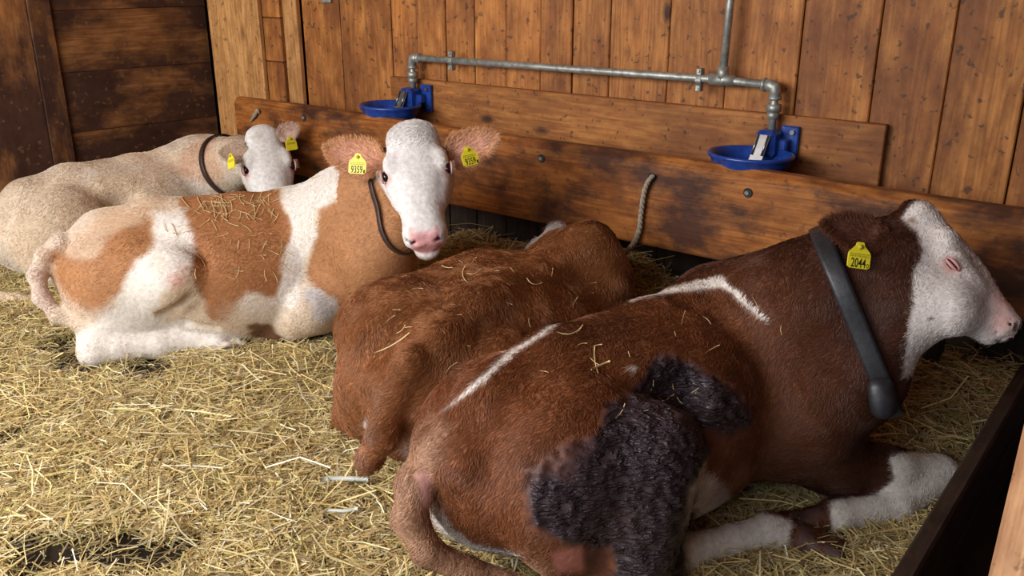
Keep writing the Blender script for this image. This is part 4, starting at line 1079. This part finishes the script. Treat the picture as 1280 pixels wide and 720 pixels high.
gx = np.linspace(-5.2, 1.2, 260); gy = np.linspace(-.2, 3.24, 150); GX, GY = np.meshgrid(gx, gy, indexing='ij')
GZ = ground(GX, GY)-.012; V = np.stack([GX, GY, GZ], -1).reshape(-1, 3); n1, n2 = GX.shape
ii, jj = np.meshgrid(np.arange(n1-1), np.arange(n2-1), indexing='ij'); a = (ii*n2+jj).ravel(); Q = np.stack([a, a+n2, a+n2+1, a+1], 1)
sl_ = (V-corner)@nl; so_ = (V-A_)@nrm_; Q = Q[(sl_[Q] > .02).all(1) & (so_[Q] < -.02).all(1)]
pm = patch(V[:, 0], V[:, 1])[:, None]; nz = fbm(V*30, 3)[:, None]
col = np.array([.13, .085, .035])*(1+.5*nz)*(1-pm)+np.array([.022, .015, .012])*pm
straw_bed = quads_obj('straw_bed', V, Q, M['straw'], None, (0, 0, 0), True, np.concatenate([np.clip(col, .005, 1), np.ones((len(V), 1))], 1))
tag(straw_bed, 'matted layer of old trodden straw covering the stall floor', 'straw', None, 'stuff')
PAL = np.array([(.68, .52, .23), (.56, .41, .16), (.76, .65, .38), (.48, .35, .16), (.60, .53, .21), (.34, .24, .11), (.72, .58, .27), (.84, .78, .58)])
def blades(n, rs, xy, lmin, lmax, wmin, wmax, lift, palp, pitch=.16, zf=None):
    x, y = xy; z = ground(x, y) if zf is None else zf
    L_ = lmin*(lmax/lmin)**(rs.rand(n)**1.5); wd = rs.uniform(wmin, wmax, n); az = rs.uniform(0, 2*math.pi, n); pt_ = rs.normal(size=n)*pitch
    d = np.stack([np.cos(az)*np.cos(pt_), np.sin(az)*np.cos(pt_), np.sin(pt_)], -1); s_ = np.stack([-np.sin(az), np.cos(az), rs.normal(size=n)*.5], -1); s_ = nrm_rows(s_)
    up_ = np.cross(d, s_); bend = rs.normal(size=n)*.07*L_; c0 = np.stack([x, y, z+lift*rs.rand(n)+np.abs(np.sin(pt_))*L_*.35], -1)
    P_ = []
    for t, o in ((-.5, 0), (0, 1), (.5, 0)):
        cc = c0+d*(t*L_)[:, None]+s_*(bend*o)[:, None]+up_*(.0)
        for q, e in ((-1, 0), (1, 0)): P_.append(cc+s_*(q*wd*.5)[:, None])
    V = np.stack(P_, 1)      # n,6,3
    V[:, :, 2] = np.maximum(V[:, :, 2], .004)
    b = (np.arange(n)*6)[:, None]; Q = np.concatenate([b+np.array([[0, 1, 3, 2]]), b+np.array([[2, 3, 5, 4]])], 0)
    ci = rs.choice(len(PAL), n, p=palp); col = PAL[ci]*(1+.18*rs.normal(size=(n, 1))); 
    pmk = patch(x, y)[:, None]; col = col*(1-.6*pmk*(rs.rand(n, 1) < .8))
    col = np.repeat(np.clip(col, .01, .95), 6, 0); col = np.concatenate([col, np.ones((len(col), 1))], 1)
    return V.reshape(-1, 3), Q, col
dpart = d
rs = np.random.RandomState(11)
def spots(n):
    """random points over the part of the bed the stall shows"""
    hx = rs.uniform(-3.3, 2.2, n*3); hy = rs.uniform(1.35, 5.2, n*3)
    q = RT[None, :2]*hx[:, None]+HD[None, :2]*hy[:, None]
    ok = (np.abs(hx) < hy*.68+.45) & (q[:, 1] < 3.22) & ((q[:, 0]-corner[0])*nl[0]+(q[:, 1]-corner[1])*nl[1] > .04)
    pk = patch(q[:, 0], q[:, 1]); ok &= (rs.rand(n*3) > pk*.9) & (rs.rand(n*3) < np.clip(2.6/hy, .35, 1)+.15)
    ok &= ((q[:, 0]-A_[0])*nrm_[0]+(q[:, 1]-A_[1])*nrm_[1] < -.03)
    for s in cows: ok &= s.sample(np.stack([q[:, 0], q[:, 1], np.full(n*3, .07)], -1)) > -.02
    q = q[ok][:n]; return q[:, 0], q[:, 1]
pp = np.array([.22, .16, .16, .10, .14, .06, .12, .04]); pp /= pp.sum()
xy = spots(180000); A = blades(len(xy[0]), rs, xy, .025, .11, .0018, .0042, .028, pp)
xy = spots(13000); B = blades(len(xy[0]), rs, xy, .07, .24, .0024, .0046, .045, pp, .14)
V = np.concatenate([A[0], B[0]]); Q = np.concatenate([A[1], B[1]+len(A[0])]); col = np.concatenate([A[2], B[2]])
# nothing may poke into the animals
tag(quads_obj('loose_straw', V, Q, M['straw'], None, (0, 0, 0), False, col), 'loose golden straw stalks strewn thickly over the bedding around the cows', 'straw', None, 'stuff')

# straw wisps lying on the cows
def wisp_pts(cw, px, py, dx, dy, L_px, bend=0.0, k=5, off=.006):
    pts = []; n = math.hypot(dx, dy); dx, dy = dx/n, dy/n
    for i in range(k):
        t = (i/(k-1)-.5)*L_px; o = bend*L_px*(1-(2*i/(k-1)-1)**2)
        p = cw.hit(px+dx*t-dy*o, py+dy*t+dx*o)
        if p is None: return None
        pts.append(p+cw.grad(p[None])[0]*off)
    return pts
def wisp_mesh(pts, wd):
    V = []; F = []
    for i, p in enumerate(pts):
        d = nrm(pts[min(i+1, len(pts)-1)]-pts[max(i-1, 0)]); s_ = nrm(np.cross(d, FW)); u_ = np.cross(s_, d)
        for a in range(4): V.append(p+wd*(math.cos(a*math.pi/2)*s_+.35*math.sin(a*math.pi/2)*u_))
    for i in range(len(pts)-1):
        for a in range(4): F.append((i*4+a, i*4+(a+1) % 4, (i+1)*4+(a+1) % 4, (i+1)*4+a))
    F += [(0, 1, 2, 3), tuple(len(pts)*4-1-a for a in range(4))]
    return V, F
M['stalk'] = plain('stalk', (.68, .50, .24), .45, 0, .15, 40)
for cw, px, py, dx, dy, l, bd, wd, lab in (
    (cB, 491, 430, 1, -.55, 52, .06, .0022, 'long pale straw stalk lying on the flank of the middle red cow'),
    (cC, 750, 459, 1, -.45, 26, 0, .003, 'short thick yellow straw piece on top of the near cow rump, by a forked wisp'),
    (cC, 745, 452, .1, 1, 34, .06, .0015, 'thin bent straw crossing the yellow piece on the near cow rump'),
    (cC, 712, 413, 1, -.25, 34, .2, .0014, 'curled straw wisp by the white back stripe of the near cow'),
    (cC, 846, 492, .5, 1, 30, .1, .0014, 'thin yellow straw above the dung-caked flank of the near cow'),
    (cB, 584, 345, .2, 1, 22, .25, .0016, 'looped straw wisp near the spine of the middle cow, left of centre'),
    (cB, 592, 341, 1, -.3, 18, .2, .0014, 'small straw hook beside the looped wisp on the middle cow'),
    (cB, 667, 352, 1, .3, 20, .25, .0014, 'bent pale straw on the spine of the middle red cow'),
    (cB, 559, 335, 1, .2, 14, .1, .0014, 'tiny straw piece high on the far flank of the middle cow'),
    (cB, 502, 413, 1, -.9, 16, .15, .0014, 'little curved straw just above the long pale stalk')):
    pts = wisp_pts(cw, px, py, dx, dy, l, bd, 6)
    if pts: V, F = wisp_mesh(pts, wd); tag(mesh_from('straw_stalk', V, F, M['stalk'], None, True, pts[0]), lab, 'straw', 'straws on the cows')
rr = random.Random(5)
def scatter(cw, boxes, lab):
    parts = []
    for (x0, y0, x1, y1, n) in boxes:
        for _ in range(n):
            a = rr.uniform(0, math.pi); pts = wisp_pts(cw, rr.uniform(x0, x1), rr.uniform(y0, y1), math.cos(a), math.sin(a), rr.uniform(5, 22), rr.uniform(-.12, .12), 4, .007)
            if pts: parts.append(wisp_mesh(pts, rr.uniform(.0007, .0014)))
    V, F = join_vf(parts); tag(mesh_from('straw_bits', V, F, M['stalk'], None, True, parts[0][0][0]), lab, 'straw', None, 'stuff')
scatter(cA, [(255, 235, 345, 275, 70), (240, 250, 360, 350, 40), (160, 250, 260, 300, 10), (340, 210, 400, 230, 6)], 'straw bits scattered over the back of the spotted cow')
scatter(cC, [(650, 400, 900, 520, 14), (800, 380, 980, 440, 5)], 'a few straw bits caught in the coat of the near cow')
scatter(cB, [(440, 320, 740, 480, 22)], 'a few straw bits caught in the coat of the middle cow')
# pale strands of baling net
for px, py, l, lab in ((430, 601, 60, 'pale bluish strip of baling net half buried in straw, beside the middle cow tail'), (425, 640, 44, 'short pale bluish strip of baling net lower in the straw')):
    pts = []
    for k in range(8): q = PZ(px+(k/7-.5)*l, py+1.2*math.sin(k*.8+px)-k*.5, .062); pts.append(q)
    V, F = wisp_mesh(pts, (.009 if l > 50 else .006)); tag(mesh_from('net_strip', V, F, plain('pale_net', (.62, .66, .60), .35), None, True, pts[0]), lab, 'net strip')

# ---------------------------------------------------------------- low partition and post near the camera
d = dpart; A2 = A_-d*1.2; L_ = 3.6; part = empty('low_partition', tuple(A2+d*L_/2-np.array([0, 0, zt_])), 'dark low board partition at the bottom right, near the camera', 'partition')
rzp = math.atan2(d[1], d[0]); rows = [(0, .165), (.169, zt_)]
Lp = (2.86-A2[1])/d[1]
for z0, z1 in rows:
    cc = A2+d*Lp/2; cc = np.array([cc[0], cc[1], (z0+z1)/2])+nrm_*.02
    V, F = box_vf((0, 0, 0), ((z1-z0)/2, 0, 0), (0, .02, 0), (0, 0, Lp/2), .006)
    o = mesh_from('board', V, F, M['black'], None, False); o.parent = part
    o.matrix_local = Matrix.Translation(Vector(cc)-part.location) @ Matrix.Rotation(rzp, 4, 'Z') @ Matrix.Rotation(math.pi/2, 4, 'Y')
# pale sawn post end, very near
pp_ = [P(1250, 740, .95), P(1284, 590, 1.02)]
ax_ = nrm(pp_[1]-pp_[0]); sd = nrm(np.cross(ax_, FW)); sd = sd if sd@RT > 0 else -sd; th = nrm(np.cross(ax_, sd))
cc = (pp_[0]+pp_[1])/2+sd*.028
V, F = box_vf((0, 0, 0), (.028, 0, 0), (0, .03, 0), (0, 0, .30), .006)
o = mesh_from('timber_post', V, F, M['cut'], None, False); R3 = Matrix((sd, th, ax_)).transposed().to_4x4(); o.matrix_world = Matrix.Translation(Vector(cc)) @ R3
tag(o, 'pale sawn timber edge in the bottom right corner, closest to the camera', 'timber post')
